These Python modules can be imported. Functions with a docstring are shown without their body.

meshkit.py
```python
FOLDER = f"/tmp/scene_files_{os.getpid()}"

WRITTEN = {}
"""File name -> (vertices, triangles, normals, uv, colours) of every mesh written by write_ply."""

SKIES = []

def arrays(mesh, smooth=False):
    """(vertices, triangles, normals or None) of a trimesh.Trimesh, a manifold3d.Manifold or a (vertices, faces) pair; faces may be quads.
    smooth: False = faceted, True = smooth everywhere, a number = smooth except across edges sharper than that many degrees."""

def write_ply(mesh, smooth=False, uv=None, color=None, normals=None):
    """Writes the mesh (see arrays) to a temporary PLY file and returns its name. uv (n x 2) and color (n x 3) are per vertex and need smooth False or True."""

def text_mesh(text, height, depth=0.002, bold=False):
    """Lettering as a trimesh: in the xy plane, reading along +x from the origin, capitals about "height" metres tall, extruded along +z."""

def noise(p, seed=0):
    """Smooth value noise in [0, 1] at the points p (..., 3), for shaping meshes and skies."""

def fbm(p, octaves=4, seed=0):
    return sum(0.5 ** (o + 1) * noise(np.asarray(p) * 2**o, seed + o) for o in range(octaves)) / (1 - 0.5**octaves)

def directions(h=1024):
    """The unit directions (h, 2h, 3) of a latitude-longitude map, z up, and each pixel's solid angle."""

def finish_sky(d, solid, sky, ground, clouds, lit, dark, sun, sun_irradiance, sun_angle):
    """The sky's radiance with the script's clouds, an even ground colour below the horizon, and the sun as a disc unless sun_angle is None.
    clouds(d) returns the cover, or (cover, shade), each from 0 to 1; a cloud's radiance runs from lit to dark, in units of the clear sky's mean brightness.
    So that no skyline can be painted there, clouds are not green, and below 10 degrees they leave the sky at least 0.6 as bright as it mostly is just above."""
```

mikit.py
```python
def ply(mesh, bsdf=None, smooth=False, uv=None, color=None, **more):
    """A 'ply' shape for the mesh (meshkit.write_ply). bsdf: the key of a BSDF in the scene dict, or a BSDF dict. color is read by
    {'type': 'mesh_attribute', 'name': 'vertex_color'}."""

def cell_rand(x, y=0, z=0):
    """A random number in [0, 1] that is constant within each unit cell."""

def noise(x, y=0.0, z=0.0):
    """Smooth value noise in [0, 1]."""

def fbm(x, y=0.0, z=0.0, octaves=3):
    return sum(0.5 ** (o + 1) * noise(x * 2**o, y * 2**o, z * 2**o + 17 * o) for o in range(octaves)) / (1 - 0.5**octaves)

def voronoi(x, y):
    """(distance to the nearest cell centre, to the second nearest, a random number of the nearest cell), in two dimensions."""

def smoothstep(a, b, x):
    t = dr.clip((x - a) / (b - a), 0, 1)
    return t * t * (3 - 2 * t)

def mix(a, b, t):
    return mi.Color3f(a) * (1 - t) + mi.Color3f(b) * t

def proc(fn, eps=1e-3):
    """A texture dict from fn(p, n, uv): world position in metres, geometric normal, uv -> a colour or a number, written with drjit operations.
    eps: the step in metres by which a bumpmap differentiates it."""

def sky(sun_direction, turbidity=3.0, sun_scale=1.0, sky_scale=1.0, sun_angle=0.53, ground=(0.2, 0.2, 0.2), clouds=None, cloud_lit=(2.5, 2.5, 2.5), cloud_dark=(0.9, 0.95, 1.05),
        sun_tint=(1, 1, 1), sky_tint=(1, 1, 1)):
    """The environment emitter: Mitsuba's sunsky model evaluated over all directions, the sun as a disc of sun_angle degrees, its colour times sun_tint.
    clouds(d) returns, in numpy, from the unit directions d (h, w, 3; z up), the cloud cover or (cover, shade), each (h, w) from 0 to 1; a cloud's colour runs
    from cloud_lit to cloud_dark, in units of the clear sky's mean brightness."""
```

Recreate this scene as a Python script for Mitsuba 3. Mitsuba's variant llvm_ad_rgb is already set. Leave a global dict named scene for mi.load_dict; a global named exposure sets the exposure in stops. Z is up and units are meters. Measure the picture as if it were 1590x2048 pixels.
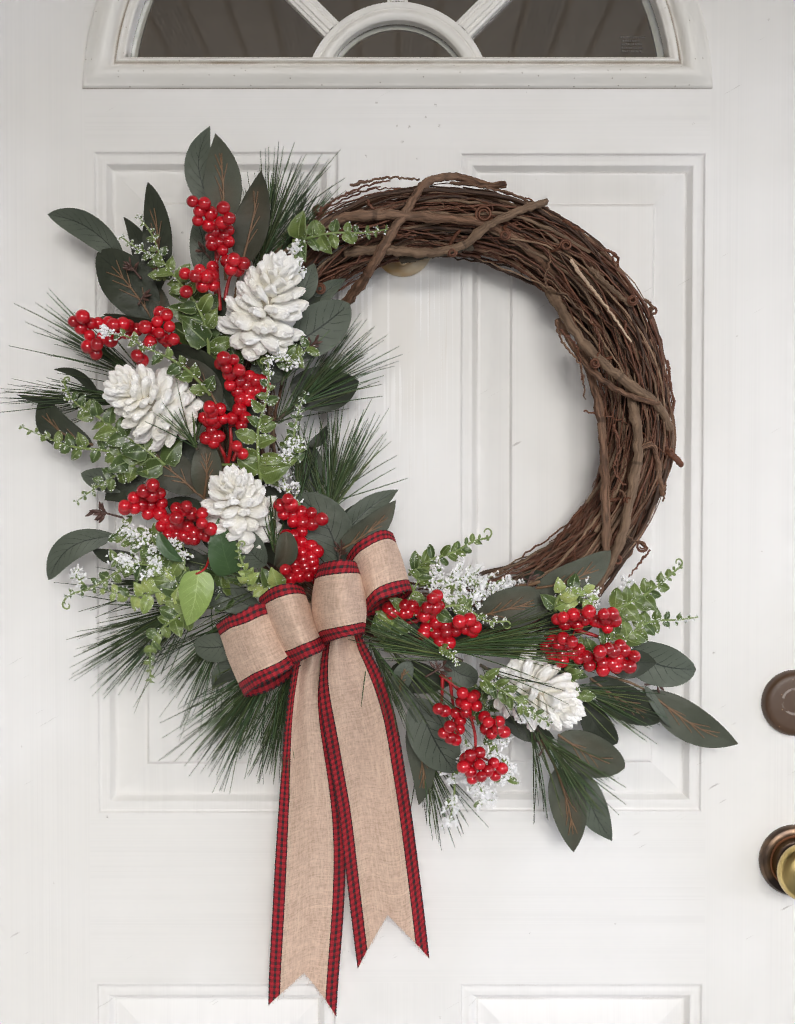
import math, random
import numpy as np
import trimesh
import drjit as dr
import mitsuba as mi
import mikit, meshkit
from scipy.interpolate import CubicSpline, PchipInterpolator

T = mi.ScalarTransform4f
RNG = np.random.default_rng(20241)
scene, labels = {}, {}

# ------------------------------------------------------------------ camera, sky, exposure
D = 1.45                                   # metres from lens to door face
PITCH = math.radians(1.8)                  # the phone looks a touch downwards
HALF = 0.3975                              # half the width of door seen, metres
TX = HALF / D
CAM = np.array([0.0, -D * math.cos(PITCH), D * math.sin(PITCH)])
FWD = np.array([0.0, math.cos(PITCH), -math.sin(PITCH)])
UP = np.array([0.0, math.sin(PITCH), math.cos(PITCH)])
RIGHT = np.array([1.0, 0.0, 0.0])
scene['camera'] = {'type': 'perspective', 'fov': math.degrees(2 * math.atan(TX)), 'fov_axis': 'x', 'near_clip': 0.05, 'far_clip': 200.0,
                   'to_world': T().look_at(origin=CAM.tolist(), target=(CAM + FWD).tolist(), up=UP.tolist())}
scene['sky'] = mikit.sky((0.08, -0.97, 0.21), turbidity=3, sun_scale=0.215, sun_angle=22, sun_tint=(0.66, 0.99, 2.24), clouds=lambda d: 1.0, cloud_lit=(2.46, 2.52, 2.80), ground=(0.16, 0.16, 0.155))
exposure = 3.57


def P(px, py, d=0.0):
    """The point d metres in front of the door that the photograph shows at pixel (px, py)."""
    v = FWD + (px - 795) / 795 * TX * RIGHT - (py - 1024) / 795 * TX * UP
    return CAM + v * ((-d - CAM[1]) / v[1])


def S(d=0.0):
    """Metres per photograph pixel, d metres in front of the door."""
    return HALF / 795 * (D - d) / D


# ------------------------------------------------------------------ scene helpers
def numbered(key):
    if key not in scene and key not in labels and not any(k.startswith(key + '__') for k in scene):
        return key
    n = COUNT.get(key, 0)
    while True:
        n += 1
        k = f'{key}_{n:03d}'
        if k not in scene and k not in labels:
            COUNT[key] = n
            return k


COUNT, USED = {}, set()


def part(parent, name, shape, kind=None, label=None):
    base = f'{parent}__{name}'
    if base not in USED:
        key = base
    else:
        n = COUNT.get(base, 0) + 1
        COUNT[base] = n
        key = f'{base}_{n:03d}'
    USED.add(key)
    scene[key] = shape
    if kind or label:
        labels[key] = {k: v for k, v in (('kind', kind), ('label', label)) if v}
    return key


def thing(name, label, cat, group=None, shape=None):
    key = numbered(name)
    labels[key] = {'label': label, 'category': cat}
    if group:
        labels[key]['group'] = group
    if shape is not None:
        scene[key] = shape
    return key


def struct(name, shape):
    scene[name] = shape
    labels[name] = {'kind': 'structure'}


def placed(shape, M):
    return {**shape, 'to_world': T(np.asarray(M, float))}


# ------------------------------------------------------------------ mesh helpers
def smooth_path(pts, n):
    pts = np.asarray(pts, float)
    s = np.r_[0, np.cumsum(np.linalg.norm(np.diff(pts, axis=0), axis=1))]
    s += np.arange(len(s)) * 1e-9
    return CubicSpline(s, pts, bc_type='natural')(np.linspace(0, s[-1], n)) if len(pts) > 2 else np.linspace(pts[0], pts[1], n)


def frames(p):
    t = np.gradient(p, axis=0)
    t /= np.linalg.norm(t, axis=1, keepdims=True) + 1e-12
    a = np.cross(t[0], [0, 1, 0.01])
    if np.linalg.norm(a) < 0.05:
        a = np.cross(t[0], [1, 0, 0])
    a /= np.linalg.norm(a)
    A = [a]
    for i in range(1, len(p)):
        a = A[-1] - t[i] * np.dot(A[-1], t[i])
        A.append(a / (np.linalg.norm(a) + 1e-12))
    A = np.array(A)
    return t, A, np.cross(t, A)


def tube(p, r, sides=6, cap=True):
    """(vertices, triangles, uv) of a tube along p with radius r (number or one per point)."""
    p = np.asarray(p, float)
    n = len(p)
    r = np.broadcast_to(np.asarray(r, float), n)
    t, A, B = frames(p)
    ang = np.arange(sides) * 2 * np.pi / sides
    v = p[:, None] + r[:, None, None] * (np.cos(ang)[None, :, None] * A[:, None] + np.sin(ang)[None, :, None] * B[:, None])
    s = np.r_[0, np.cumsum(np.linalg.norm(np.diff(p, axis=0), axis=1))]
    uv = np.stack([np.repeat(s, sides), np.tile(ang, n)], 1)
    i, j = np.meshgrid(np.arange(n - 1), np.arange(sides), indexing='ij')
    a, b = i * sides + j, i * sides + (j + 1) % sides
    f = np.vstack([np.stack([a, b, b + sides], -1).reshape(-1, 3), np.stack([a, b + sides, a + sides], -1).reshape(-1, 3)])
    v = v.reshape(-1, 3)
    if cap:
        v = np.vstack([v, p[0] - t[0] * r[0] * .4, p[-1] + t[-1] * r[-1] * .4])
        uv = np.vstack([uv, [0, 0], [s[-1], 0]])
        k = np.arange(sides)
        c0, c1, e = n * sides, n * sides + 1, (n - 1) * sides
        f = np.vstack([f, np.stack([np.full(sides, c0), (k + 1) % sides, k], 1), np.stack([np.full(sides, c1), e + k, e + (k + 1) % sides], 1)])
    return v, f, uv


def join(parts):
    vs, fs, us, at = [], [], [], 0
    for x in parts:
        vs.append(x[0]); fs.append(np.asarray(x[1]) + at); at += len(x[0])
        us.append(x[2] if len(x) > 2 and x[2] is not None else np.zeros((len(x[0]), 2)))
    return np.vstack(vs), np.vstack(fs), np.vstack(us)


def ply3(m, bsdf, smooth=True, color=None):
    return mikit.ply((m[0], m[1]), bsdf, smooth=smooth, uv=m[2] if len(m) > 2 and smooth in (True, False) else None, color=color)


def sheet(X, thick, uv=None):
    """A grid of points X (n, m, 3) as a closed sheet of that thickness: (v, f, uv)."""
    n, m = X.shape[:2]
    gu, gv = np.gradient(X, axis=0), np.gradient(X, axis=1)
    N = np.cross(gu, gv)
    L = np.linalg.norm(N, axis=2, keepdims=True)
    bad = L[..., 0] < 1e-12
    N = N / np.maximum(L, 1e-12)
    if bad.any():
        N[bad] = N[~bad].mean(0)
    a, b = X + N * thick / 2, X - N * thick / 2
    if uv is None:
        u, w = np.meshgrid(np.linspace(0, 1, n), np.linspace(0, 1, m), indexing='ij')
        uv = np.stack([u, w], -1)
    uv = np.asarray(uv).reshape(-1, 2)
    i, j = np.meshgrid(np.arange(n - 1), np.arange(m - 1), indexing='ij')
    k = (i * m + j).ravel()
    f1 = np.vstack([np.stack([k, k + m, k + m + 1], 1), np.stack([k, k + m + 1, k + 1], 1)])
    f2 = f1[:, ::-1] + n * m
    edge = np.r_[np.arange(m), np.arange(1, n) * m + m - 1, (n - 1) * m + np.arange(m - 2, -1, -1), np.arange(n - 2, 0, -1) * m]
    e2 = np.roll(edge, -1)
    # the rim has vertices of its own so that its normals stay crisp
    V = np.vstack([a.reshape(-1, 3), b.reshape(-1, 3), a.reshape(-1, 3)[edge], b.reshape(-1, 3)[edge]])
    q = np.arange(len(edge)); q2 = np.roll(q, -1); o = 2 * n * m; w = len(edge)
    f3 = np.vstack([np.stack([o + q, o + w + q2, o + q2], 1), np.stack([o + q, o + w + q, o + w + q2], 1)])
    return V, np.vstack([f1, f2, f3]), np.vstack([uv, uv, uv[edge], uv[edge]])


def lathe(profile, n=48):
    """(radius, height along -y from the door) pairs turned about the y axis through the origin."""
    pr = np.asarray(profile, float)
    ang = np.arange(n) * 2 * np.pi / n
    v = np.stack([pr[:, None, 0] * np.cos(ang), np.broadcast_to(-pr[:, None, 1], (len(pr), n)), pr[:, None, 0] * np.sin(ang)], -1).reshape(-1, 3)
    i, j = np.meshgrid(np.arange(len(pr) - 1), np.arange(n), indexing='ij')
    a, b = i * n + j, i * n + (j + 1) % n
    f = np.vstack([np.stack([a, b, b + n], -1).reshape(-1, 3), np.stack([a, b + n, a + n], -1).reshape(-1, 3)])
    return v, f


def loft(rings):
    """Closed rings (k, n, 3) joined side by side."""
    R = np.asarray(rings, float)
    k, n = R.shape[:2]
    i, j = np.meshgrid(np.arange(k - 1), np.arange(n), indexing='ij')
    a, b = i * n + j, i * n + (j + 1) % n
    return R.reshape(-1, 3), np.vstack([np.stack([a, b, b + n], -1).reshape(-1, 3), np.stack([a, b + n, a + n], -1).reshape(-1, 3)])
# ------------------------------------------------------------------ materials
def col(c):
    return {'type': 'rgb', 'value': list(map(float, c))}


def mat(name, base, rough=0.5, bump=None, bump_scale=1.0, eps=3e-4, two=True, **more):
    b = {'type': 'principled', 'base_color': base if isinstance(base, dict) else col(base), 'roughness': rough if isinstance(rough, dict) else float(rough), **more}
    if bump is not None:
        b = {'type': 'bumpmap', 'arbitrary': mikit.proc(bump, eps), 'scale': float(bump_scale), 'bsdf': b}
    scene[name] = {'type': 'twosided', 'bsdf': b} if two else b
    return name


nz, fb, mix, sst = mikit.noise, mikit.fbm, mikit.mix, mikit.smoothstep
C3 = mi.Color3f
Z = lambda py: float(P(795, py, 0)[2])     # height of a pixel row on the door


def grain_dir(p):
    """1 on the rails (grain runs across), 0 on stiles and panels (grain runs up)."""
    inside = dr.abs(p.x) < 0.31
    rail = ((p.z > Z(300)) | ((p.z < Z(1630)) & (p.z > Z(1966)))) & inside
    return dr.select(rail, mi.Float(1), mi.Float(0))


def door_grain(p, n, uv):
    h = grain_dir(p)
    along, across = dr.select(h > .5, p.x, p.z), dr.select(h > .5, p.z, p.x)
    g = nz(across * 1400, along * 14) * .6 + nz(across * 620, along * 9, 3.0) * .7 + nz(across * 260, along * 5, 8.0) * .5
    return g * 0.00006 + fb(p.x * 30, p.z * 30, 2.0) * 0.00012


def door_paint(p, n, uv):
    h = grain_dir(p)
    along, across = dr.select(h > .5, p.x, p.z), dr.select(h > .5, p.z, p.x)
    c = mix((0.775, 0.765, 0.735), (0.83, 0.825, 0.81), sst(.3, .7, fb(p.x * 5, p.z * 5, 1.0)))
    streak = nz(across * 900, along * 7, 5.0) * nz(across * 90, along * 3, 9.0)
    c = c * (1 - 0.055 * streak)
    # paint worn through in fine scratches under the hook and scuffs lower down
    wear = sst(.19, .03, dr.sqrt(dr.square((p.x + 0.01) * 1.9) + dr.square(p.z - 0.185)))
    line = sst(.66, .85, nz(p.x * 900, p.z * 8, 4.0)) * sst(.35, .6, nz(p.x * 50, p.z * 11, 6.0))
    c = mix(c, (0.62, 0.56, 0.47), .75 * wear * line)
    c = mix(c, (0.92, 0.92, 0.91), .7 * wear * sst(.70, .85, nz(p.x * 820, p.z * 9, 44.0)))
    c = mix(c, (0.68, 0.62, 0.53), .30 * wear * sst(.42, .75, fb(p.x * 22, p.z * 16, 12.0)))
    # flecks of bare primer, thick above the wreath, rare elsewhere
    d1, d2, r = mikit.voronoi(p.x * 95, p.z * 95)
    patch = sst(.085, .02, dr.sqrt(dr.square((p.x - 0.005) * 1.2) + dr.square((p.z - 0.385) * .9)))
    fleck = dr.select(r > 0.9965 - .008 * sst(.45, .75, fb(p.x * 4, p.z * 4, 50.0)) - .30 * patch * nz(p.x * 60, p.z * 60, 51.0), sst(.22 * (.5 + nz(p.x * 30, p.z * 30, 52.0)), .06, d1 + .22 * nz(p.x * 1800, p.z * 1400)), 0.0)
    c = mix(c, mix((0.16, 0.14, 0.12), (0.45, 0.43, 0.38), nz(p.x * 300, p.z * 300, 7.0)), fleck * .8)
    # long thin scuffs
    q1, q2 = p.x * .86 + p.z * .5, p.z * .86 - p.x * .5
    s = sst(.955, .985, nz(q2 * 700, q1 * 22, 31.0)) * sst(.62, .8, nz(q2 * 35, q1 * 30, 33.0))
    return mix(c, (0.40, 0.38, 0.35), .6 * s)




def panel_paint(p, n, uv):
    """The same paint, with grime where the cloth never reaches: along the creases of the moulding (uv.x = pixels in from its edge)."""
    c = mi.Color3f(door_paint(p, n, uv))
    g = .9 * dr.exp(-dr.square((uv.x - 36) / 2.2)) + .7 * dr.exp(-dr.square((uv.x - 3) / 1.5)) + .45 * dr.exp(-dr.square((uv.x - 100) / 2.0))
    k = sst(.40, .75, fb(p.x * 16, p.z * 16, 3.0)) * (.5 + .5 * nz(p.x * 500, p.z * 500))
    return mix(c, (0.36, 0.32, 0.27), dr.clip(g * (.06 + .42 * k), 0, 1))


mat('panel_paint', mikit.proc(panel_paint), 0.42, door_grain, 1.0, eps=2.5e-4, specular=0.4)
mat('door_paint', mikit.proc(door_paint), 0.42, door_grain, 1.0, eps=2.5e-4, specular=0.4)


def trim_paint(p, n, uv):
    c = mix((0.76, 0.745, 0.69), (0.82, 0.81, 0.77), fb(p.x * 18, p.z * 18, 4.0))
    d1, d2, r = mikit.voronoi(p.x * 160, p.z * 160)
    speck = dr.select(r > .93, sst(.14, .05, d1), 0.0)
    c = mix(c, (0.30, 0.26, 0.20), speck * .7)
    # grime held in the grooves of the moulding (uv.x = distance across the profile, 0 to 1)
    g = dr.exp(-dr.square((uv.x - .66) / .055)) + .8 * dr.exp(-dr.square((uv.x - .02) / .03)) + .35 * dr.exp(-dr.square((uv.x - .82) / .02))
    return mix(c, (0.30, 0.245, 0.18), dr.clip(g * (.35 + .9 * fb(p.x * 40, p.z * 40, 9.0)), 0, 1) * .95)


mat('trim_paint', mikit.proc(trim_paint), 0.4, lambda p, n, uv: fb(p.x * 160, p.z * 160, 1.0) * 0.00025, 1.0)
mat('muntin_paint', mikit.proc(lambda p, n, uv: mix((0.76, 0.745, 0.69), (0.82, 0.81, 0.77), fb(p.x * 30, p.z * 30, 4.0))), 0.4)
mat('spacer_metal', (0.25, 0.26, 0.23), 0.4, metallic=0.5)
scene['window_glass'] = {'type': 'thindielectric', 'int_ior': 2.3}
mat('room_wall', (0.26, 0.22, 0.17), 0.9)
mat('etched_print', (0.13, 0.12, 0.11), 0.8)


def soffit(p, n, uv):
    c = mix((0.72, 0.62, 0.50), (0.80, 0.69, 0.56), fb(p.x * 3, p.y * 3))
    b = dr.floor(p.x / 0.103)
    strip = b - 3 * dr.floor(b / 3)
    hx, hy = p.x / 0.012, p.y / 0.012
    hole = dr.sqrt(dr.square(hx - dr.floor(hx) - .5) + dr.square(hy - dr.floor(hy) - .5)) < .27
    fx = p.x / 0.103 - b
    c = dr.select((strip < .5) & hole & (fx > .12) & (fx < .88), C3(0.34, 0.29, 0.24), c)
    return mix(c, (0.10, 0.085, 0.07), (sst(.07, .02, fx) + sst(.95, .99, fx)) * .35)


mat('soffit_vinyl', mikit.proc(soffit), 0.5)


def bark(p, n, uv):
    r = fb(p.x * 60, p.y * 60, p.z * 60)
    streak = nz(uv.x * 90, uv.y * 3.5, r * 3)
    ring = sst(.86, .95, nz(uv.x * 130, 1.0))
    c = mix((0.050, 0.024, 0.014), (0.245, 0.135, 0.080), sst(.15, .85, streak * .65 + r * .35))
    c = mix(c, (0.25, 0.165, 0.11), .35 * sst(.55, .8, nz(p.x * 25, p.y * 25, p.z * 25)))
    return c * (1 - .45 * ring)


bark_bump = lambda p, n, uv: (nz(uv.x * 220, uv.y * 4.5) + .5 * fb(p.x * 900, p.y * 900, p.z * 900)) * .0006
mat('vine_bark', mikit.proc(bark), 0.75, bark_bump, 1.0)
mat('vine_red', mikit.proc(lambda p, n, uv: mix((0.060, 0.021, 0.011), (0.20, 0.078, 0.040), nz(uv.x * 120, uv.y * 3) * .7 + .3 * fb(p.x * 90, p.y * 90, p.z * 90))), 0.6)
mat('vine_grey', mikit.proc(lambda p, n, uv: mix((0.085, 0.052, 0.032), (0.265, 0.175, 0.112), nz(uv.x * 80, uv.y * 3.2) * .7 + .3 * fb(p.x * 120, p.y * 120, p.z * 120)) * (1 - .5 * sst(.86, .95, nz(uv.x * 120, 3.0)))), 0.8, bark_bump, 1.0)
mat('vine_tan', mikit.proc(lambda p, n, uv: mix((0.14, 0.080, 0.046), (0.40, 0.265, 0.170), nz(uv.x * 90, uv.y * 3.4) * .7 + .3 * fb(p.x * 120, p.y * 120, p.z * 120)) * (1 - .45 * sst(.86, .95, nz(uv.x * 120, 3.0)))), .7, bark_bump, 1.0)
mat('vine_dark', mikit.proc(lambda p, n, uv: mix((0.022, 0.012, 0.008), (0.095, 0.050, 0.030), nz(uv.x * 100, uv.y * 3))), .75)
mat('vine_pale', mikit.proc(lambda p, n, uv: mix((0.42, 0.29, 0.19), (0.62, 0.48, 0.35), nz(uv.x * 60, uv.y * 3))), 0.8)


def veined(dark, light, vein, amount):
    def fn(p, n, uv):
        a = dr.abs(uv.y - .5) * 2
        j = nz(uv.x * 9, a * 3, 2.0) * .35 + nz(p.x * 50, p.z * 50, p.y * 50) * .12
        ph = uv.x * 10 - a * 2.2 + j + dr.select(uv.y > .5, .37, 0.0)
        d = dr.abs(ph - dr.floor(ph) - .5)
        ln = sst(.085, .02, .5 - d + .0) * sst(.98, .35, a) * sst(.25, .45, nz(uv.x * 14 + 3, a * 5, 7.0) + .12)
        mid = sst(.05, .015, a) * sst(.98, .85, uv.x)
        c = mix(dark, light, fb(p.x * 40, p.y * 40, p.z * 40))
        c = c * (0.93 + .14 * nz(p.x * 1500, p.z * 1500, p.y * 1500))
        return mix(c, vein, dr.clip(ln * .75 + mid * .9, 0, 1) * amount)
    return mikit.proc(fn)


def plainleaf(dark, light, brown):
    def fn(p, n, uv):
        a = dr.abs(uv.y - .5) * 2
        c = mix(dark, light, fb(p.x * 45, p.y * 45, p.z * 45))
        c = mix(c, brown, .75 * sst(.45, .72, fb(p.x * 28, p.y * 28, p.z * 28 + 5)) * sst(1.0, .2, a))
        return c * (0.90 + .2 * nz(p.x * 1500, p.z * 1500, p.y * 1500))
    return mikit.proc(fn)


leaf_bump = lambda p, n, uv: fb(p.x * 130, p.y * 130, p.z * 130) * .0012 + nz(p.x * 1600, p.y * 1600, p.z * 1600) * .00006
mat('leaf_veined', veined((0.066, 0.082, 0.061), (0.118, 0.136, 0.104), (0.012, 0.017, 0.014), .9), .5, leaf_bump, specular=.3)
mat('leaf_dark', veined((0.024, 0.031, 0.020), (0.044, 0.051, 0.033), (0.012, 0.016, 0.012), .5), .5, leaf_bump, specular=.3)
mat('leaf_under', plainleaf((0.056, 0.065, 0.046), (0.094, 0.101, 0.073), (0.088, 0.073, 0.048)), .55, leaf_bump, specular=.3)
mat('leaf_brown', plainleaf((0.036, 0.040, 0.027), (0.060, 0.060, 0.041), (0.085, 0.058, 0.036)), .55, leaf_bump, specular=.3)
mat('leaf_bright', veined((0.20, 0.30, 0.075), (0.30, 0.41, 0.12), (0.46, 0.55, 0.24), .55), .42, leaf_bump)
mat('leaf_green', veined((0.035, 0.075, 0.026), (0.06, 0.115, 0.042), (0.09, 0.16, 0.06), .4), .42, leaf_bump)
mat('rib_brown', mikit.proc(lambda p, n, uv: mix((0.13, 0.075, 0.040), (0.24, 0.145, 0.078), fb(p.x * 150, p.y * 150, p.z * 150))), .5)
mat('pod_brown', mikit.proc(lambda p, n, uv: mix((0.045, 0.022, 0.018), (0.13, 0.065, 0.048), fb(p.x * 200, p.y * 200, p.z * 200))), .5)


def fern(dark, light):
    def fn(p, n, uv):
        a = dr.abs(uv.y - .5) * 2
        c = mix(dark, light, sst(.25, .8, fb(p.x * 60, p.y * 60, p.z * 60)))
        c = mix(c, (0.42, 0.52, 0.26), .5 * sst(.09, .02, a) + .35 * sst(.8, .98, a))
        ph = uv.x * 11 + a * 2.5
        c = c * (1 - .18 * sst(.3, .5, dr.abs(ph - dr.floor(ph) - .5)))
        fleck = sst(.79, .86, nz(p.x * 900, p.y * 900, p.z * 900)) * sst(.45, .65, nz(p.x * 110, p.y * 110, p.z * 110))
        return mix(c, (0.82, 0.83, 0.82), fleck * .8)
    return mikit.proc(fn)


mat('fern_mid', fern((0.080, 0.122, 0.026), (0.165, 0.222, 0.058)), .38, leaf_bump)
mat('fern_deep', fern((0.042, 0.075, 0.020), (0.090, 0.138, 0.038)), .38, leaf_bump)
mat('fern_pale', fern((0.20, 0.28, 0.07), (0.38, 0.44, 0.14)), .38, leaf_bump)
mat('fern_stem', mikit.proc(lambda p, n, uv: mix((0.13, 0.19, 0.05), (0.27, 0.34, 0.12), fb(p.x * 90, p.y * 90, p.z * 90))), .45)
mat('needle', {'type': 'mesh_attribute', 'name': 'vertex_color'}, .45, specular=.3)
mat('twig_dark', mikit.proc(lambda p, n, uv: mix((0.035, 0.030, 0.02), (0.10, 0.075, 0.05), fb(p.x * 300, p.y * 300, p.z * 300))), .8)
mat('snow', mikit.proc(lambda p, n, uv: mix((0.80, 0.81, 0.83), (0.92, 0.92, 0.91), nz(p.x * 700, p.y * 700, p.z * 700))), .7)
mat('flock', mikit.proc(lambda p, n, uv: mix((0.89, 0.87, 0.80), (0.95, 0.945, 0.92), sst(.3, .65, fb(p.x * 70, p.y * 70, p.z * 70))) * (0.93 + .1 * nz(p.x * 2200, p.y * 2200, p.z * 2200))), .75,
    lambda p, n, uv: (fb(p.x * 700, p.y * 700, p.z * 700) + .6 * nz(p.x * 2600, p.y * 2600, p.z * 2600)) * .0008)
mat('cone_core', (0.38, 0.34, 0.28), .9)
mat('berry_red', mikit.proc(lambda p, n, uv: mix((0.31, 0.0014, 0.007), (0.58, 0.005, 0.016), sst(.2, .8, nz(p.x * 75, p.y * 75, p.z * 75)))), .10, specular=.7, clearcoat=.6, clearcoat_gloss=.985)
mat('berry_stem', mikit.proc(lambda p, n, uv: mix((0.30, 0.008, 0.012), (0.52, 0.03, 0.03), fb(p.x * 200, p.y * 200, p.z * 200))), .4)


def burlap(p, n, uv):
    a = nz(uv.x * 1400, uv.y * 260) * .7 + nz(uv.x * 800, uv.y * 60, 5.0) * .3
    b = nz(uv.x * 260, uv.y * 1400, 9.0) * .7 + nz(uv.x * 60, uv.y * 800, 11.0) * .3
    c = mix((0.47, 0.322, 0.238), (0.70, 0.52, 0.405), dr.clip(.5 + .8 * (a + b - 1.0), 0, 1))
    slub = sst(.84, .95, nz(uv.x * 640, uv.y * 22, 21.0)) * .8 + sst(.84, .95, nz(uv.x * 20, uv.y * 640, 25.0))
    c = mix(c, (0.76, 0.59, 0.45), .38 * dr.clip(slub, 0, 1))
    wx, wy = uv.x * 1100, uv.y * 1100
    hole = sst(.5, .95, dr.sin(wx * 6.28) * dr.sin(wy * 6.28))
    return c * (1 - .16 * hole) * (.94 + .12 * fb(uv.x * 30, uv.y * 30))


def weave_bump(p, n, uv):
    return (nz(uv.x * 1500, uv.y * 90) + nz(uv.x * 90, uv.y * 1500, 9.0)) * .00022


mat('burlap', mikit.proc(burlap), .85, weave_bump, 1.0)


def gingham(p, n, uv):
    k = 0.0062
    fx, fy = uv.x / k, (uv.y + .0012) / 0.0052
    bx = dr.select(fx - dr.floor(fx) < .5, 1.0, 0.0)
    by = dr.select(fy - dr.floor(fy) < .42, 1.0, 0.0)
    tw = .78 + .44 * nz(uv.x * 1900, uv.y * 1900)
    red = mix((0.30, 0.007, 0.016), (0.44, 0.016, 0.028), fb(uv.x * 60, uv.y * 60))
    c = red
    c = dr.select(bx + by > .5, red * .42, c)
    c = dr.select(bx + by > 1.5, C3(0.018, 0.013, 0.014), c)
    c = dr.select((bx > .5) & (by < .5), red * .62, c)
    return c * tw


mat('gingham', mikit.proc(gingham), .8, weave_bump, 1.0)
mat('bronze', mikit.proc(lambda p, n, uv: mix((0.060, 0.042, 0.033), (0.21, 0.135, 0.085), sst(.35, .75, fb(p.x * 50, p.y * 50, p.z * 50)))), .33, metallic=.85)
mat('bronze_rim', (0.42, 0.19, 0.10), .3, metallic=.9)
mat('brass', mikit.proc(lambda p, n, uv: mix((0.40, 0.29, 0.10), (0.72, 0.56, 0.24), fb(p.x * 45, p.y * 45, p.z * 45))), .24, metallic=1.0)


def brown_plate(p, n, uv):
    c = mix((0.062, 0.033, 0.019), (0.100, 0.058, 0.034), fb(p.x * 40, p.z * 40))
    o = P(1590, 1403, .012)
    r = dr.sqrt(dr.square(p.x - float(o[0])) + dr.square(p.z - float(o[2])))
    ring = sst(.0018, .0004, dr.abs(r - .0125)) * sst(.35, .6, fb(p.x * 160, p.z * 160, 3.0))
    c = mix(c, (0.30, 0.25, 0.22), .8 * ring)
    d1, d2, q = mikit.voronoi(p.x * 130, p.z * 130)
    return mix(c, (0.32, 0.18, 0.09), dr.select(q > .8, sst(.12, .04, d1), 0.0) * .8)


mat('plate_brown', mikit.proc(brown_plate), .42, specular=.35)
mat('cream_plastic', mikit.proc(lambda p, n, uv: mix((0.62, 0.52, 0.36), (0.52, 0.33, 0.13), sst(.35, .75, fb(p.x * 45, p.z * 70, 2.0)))), .35)

mat('wall_paint', mikit.proc(lambda p, n, uv: mix((0.40, 0.37, 0.33), (0.46, 0.43, 0.385), fb(p.y * 6, p.z * 6))), .8)
# ------------------------------------------------------------------ the setting: door, soffit, room behind the glass
XL, XR, ZB, ZT = -0.455, 0.465, -1.19, 0.86
door = thing('front_door', 'white painted embossed panel door with a half round fan window at its top', 'door')


def rect(x0, x1, z0, z1, y):
    return [[x0, y, z0], [x1, y, z0], [x1, y, z1], [x0, y, z1]]


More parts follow.
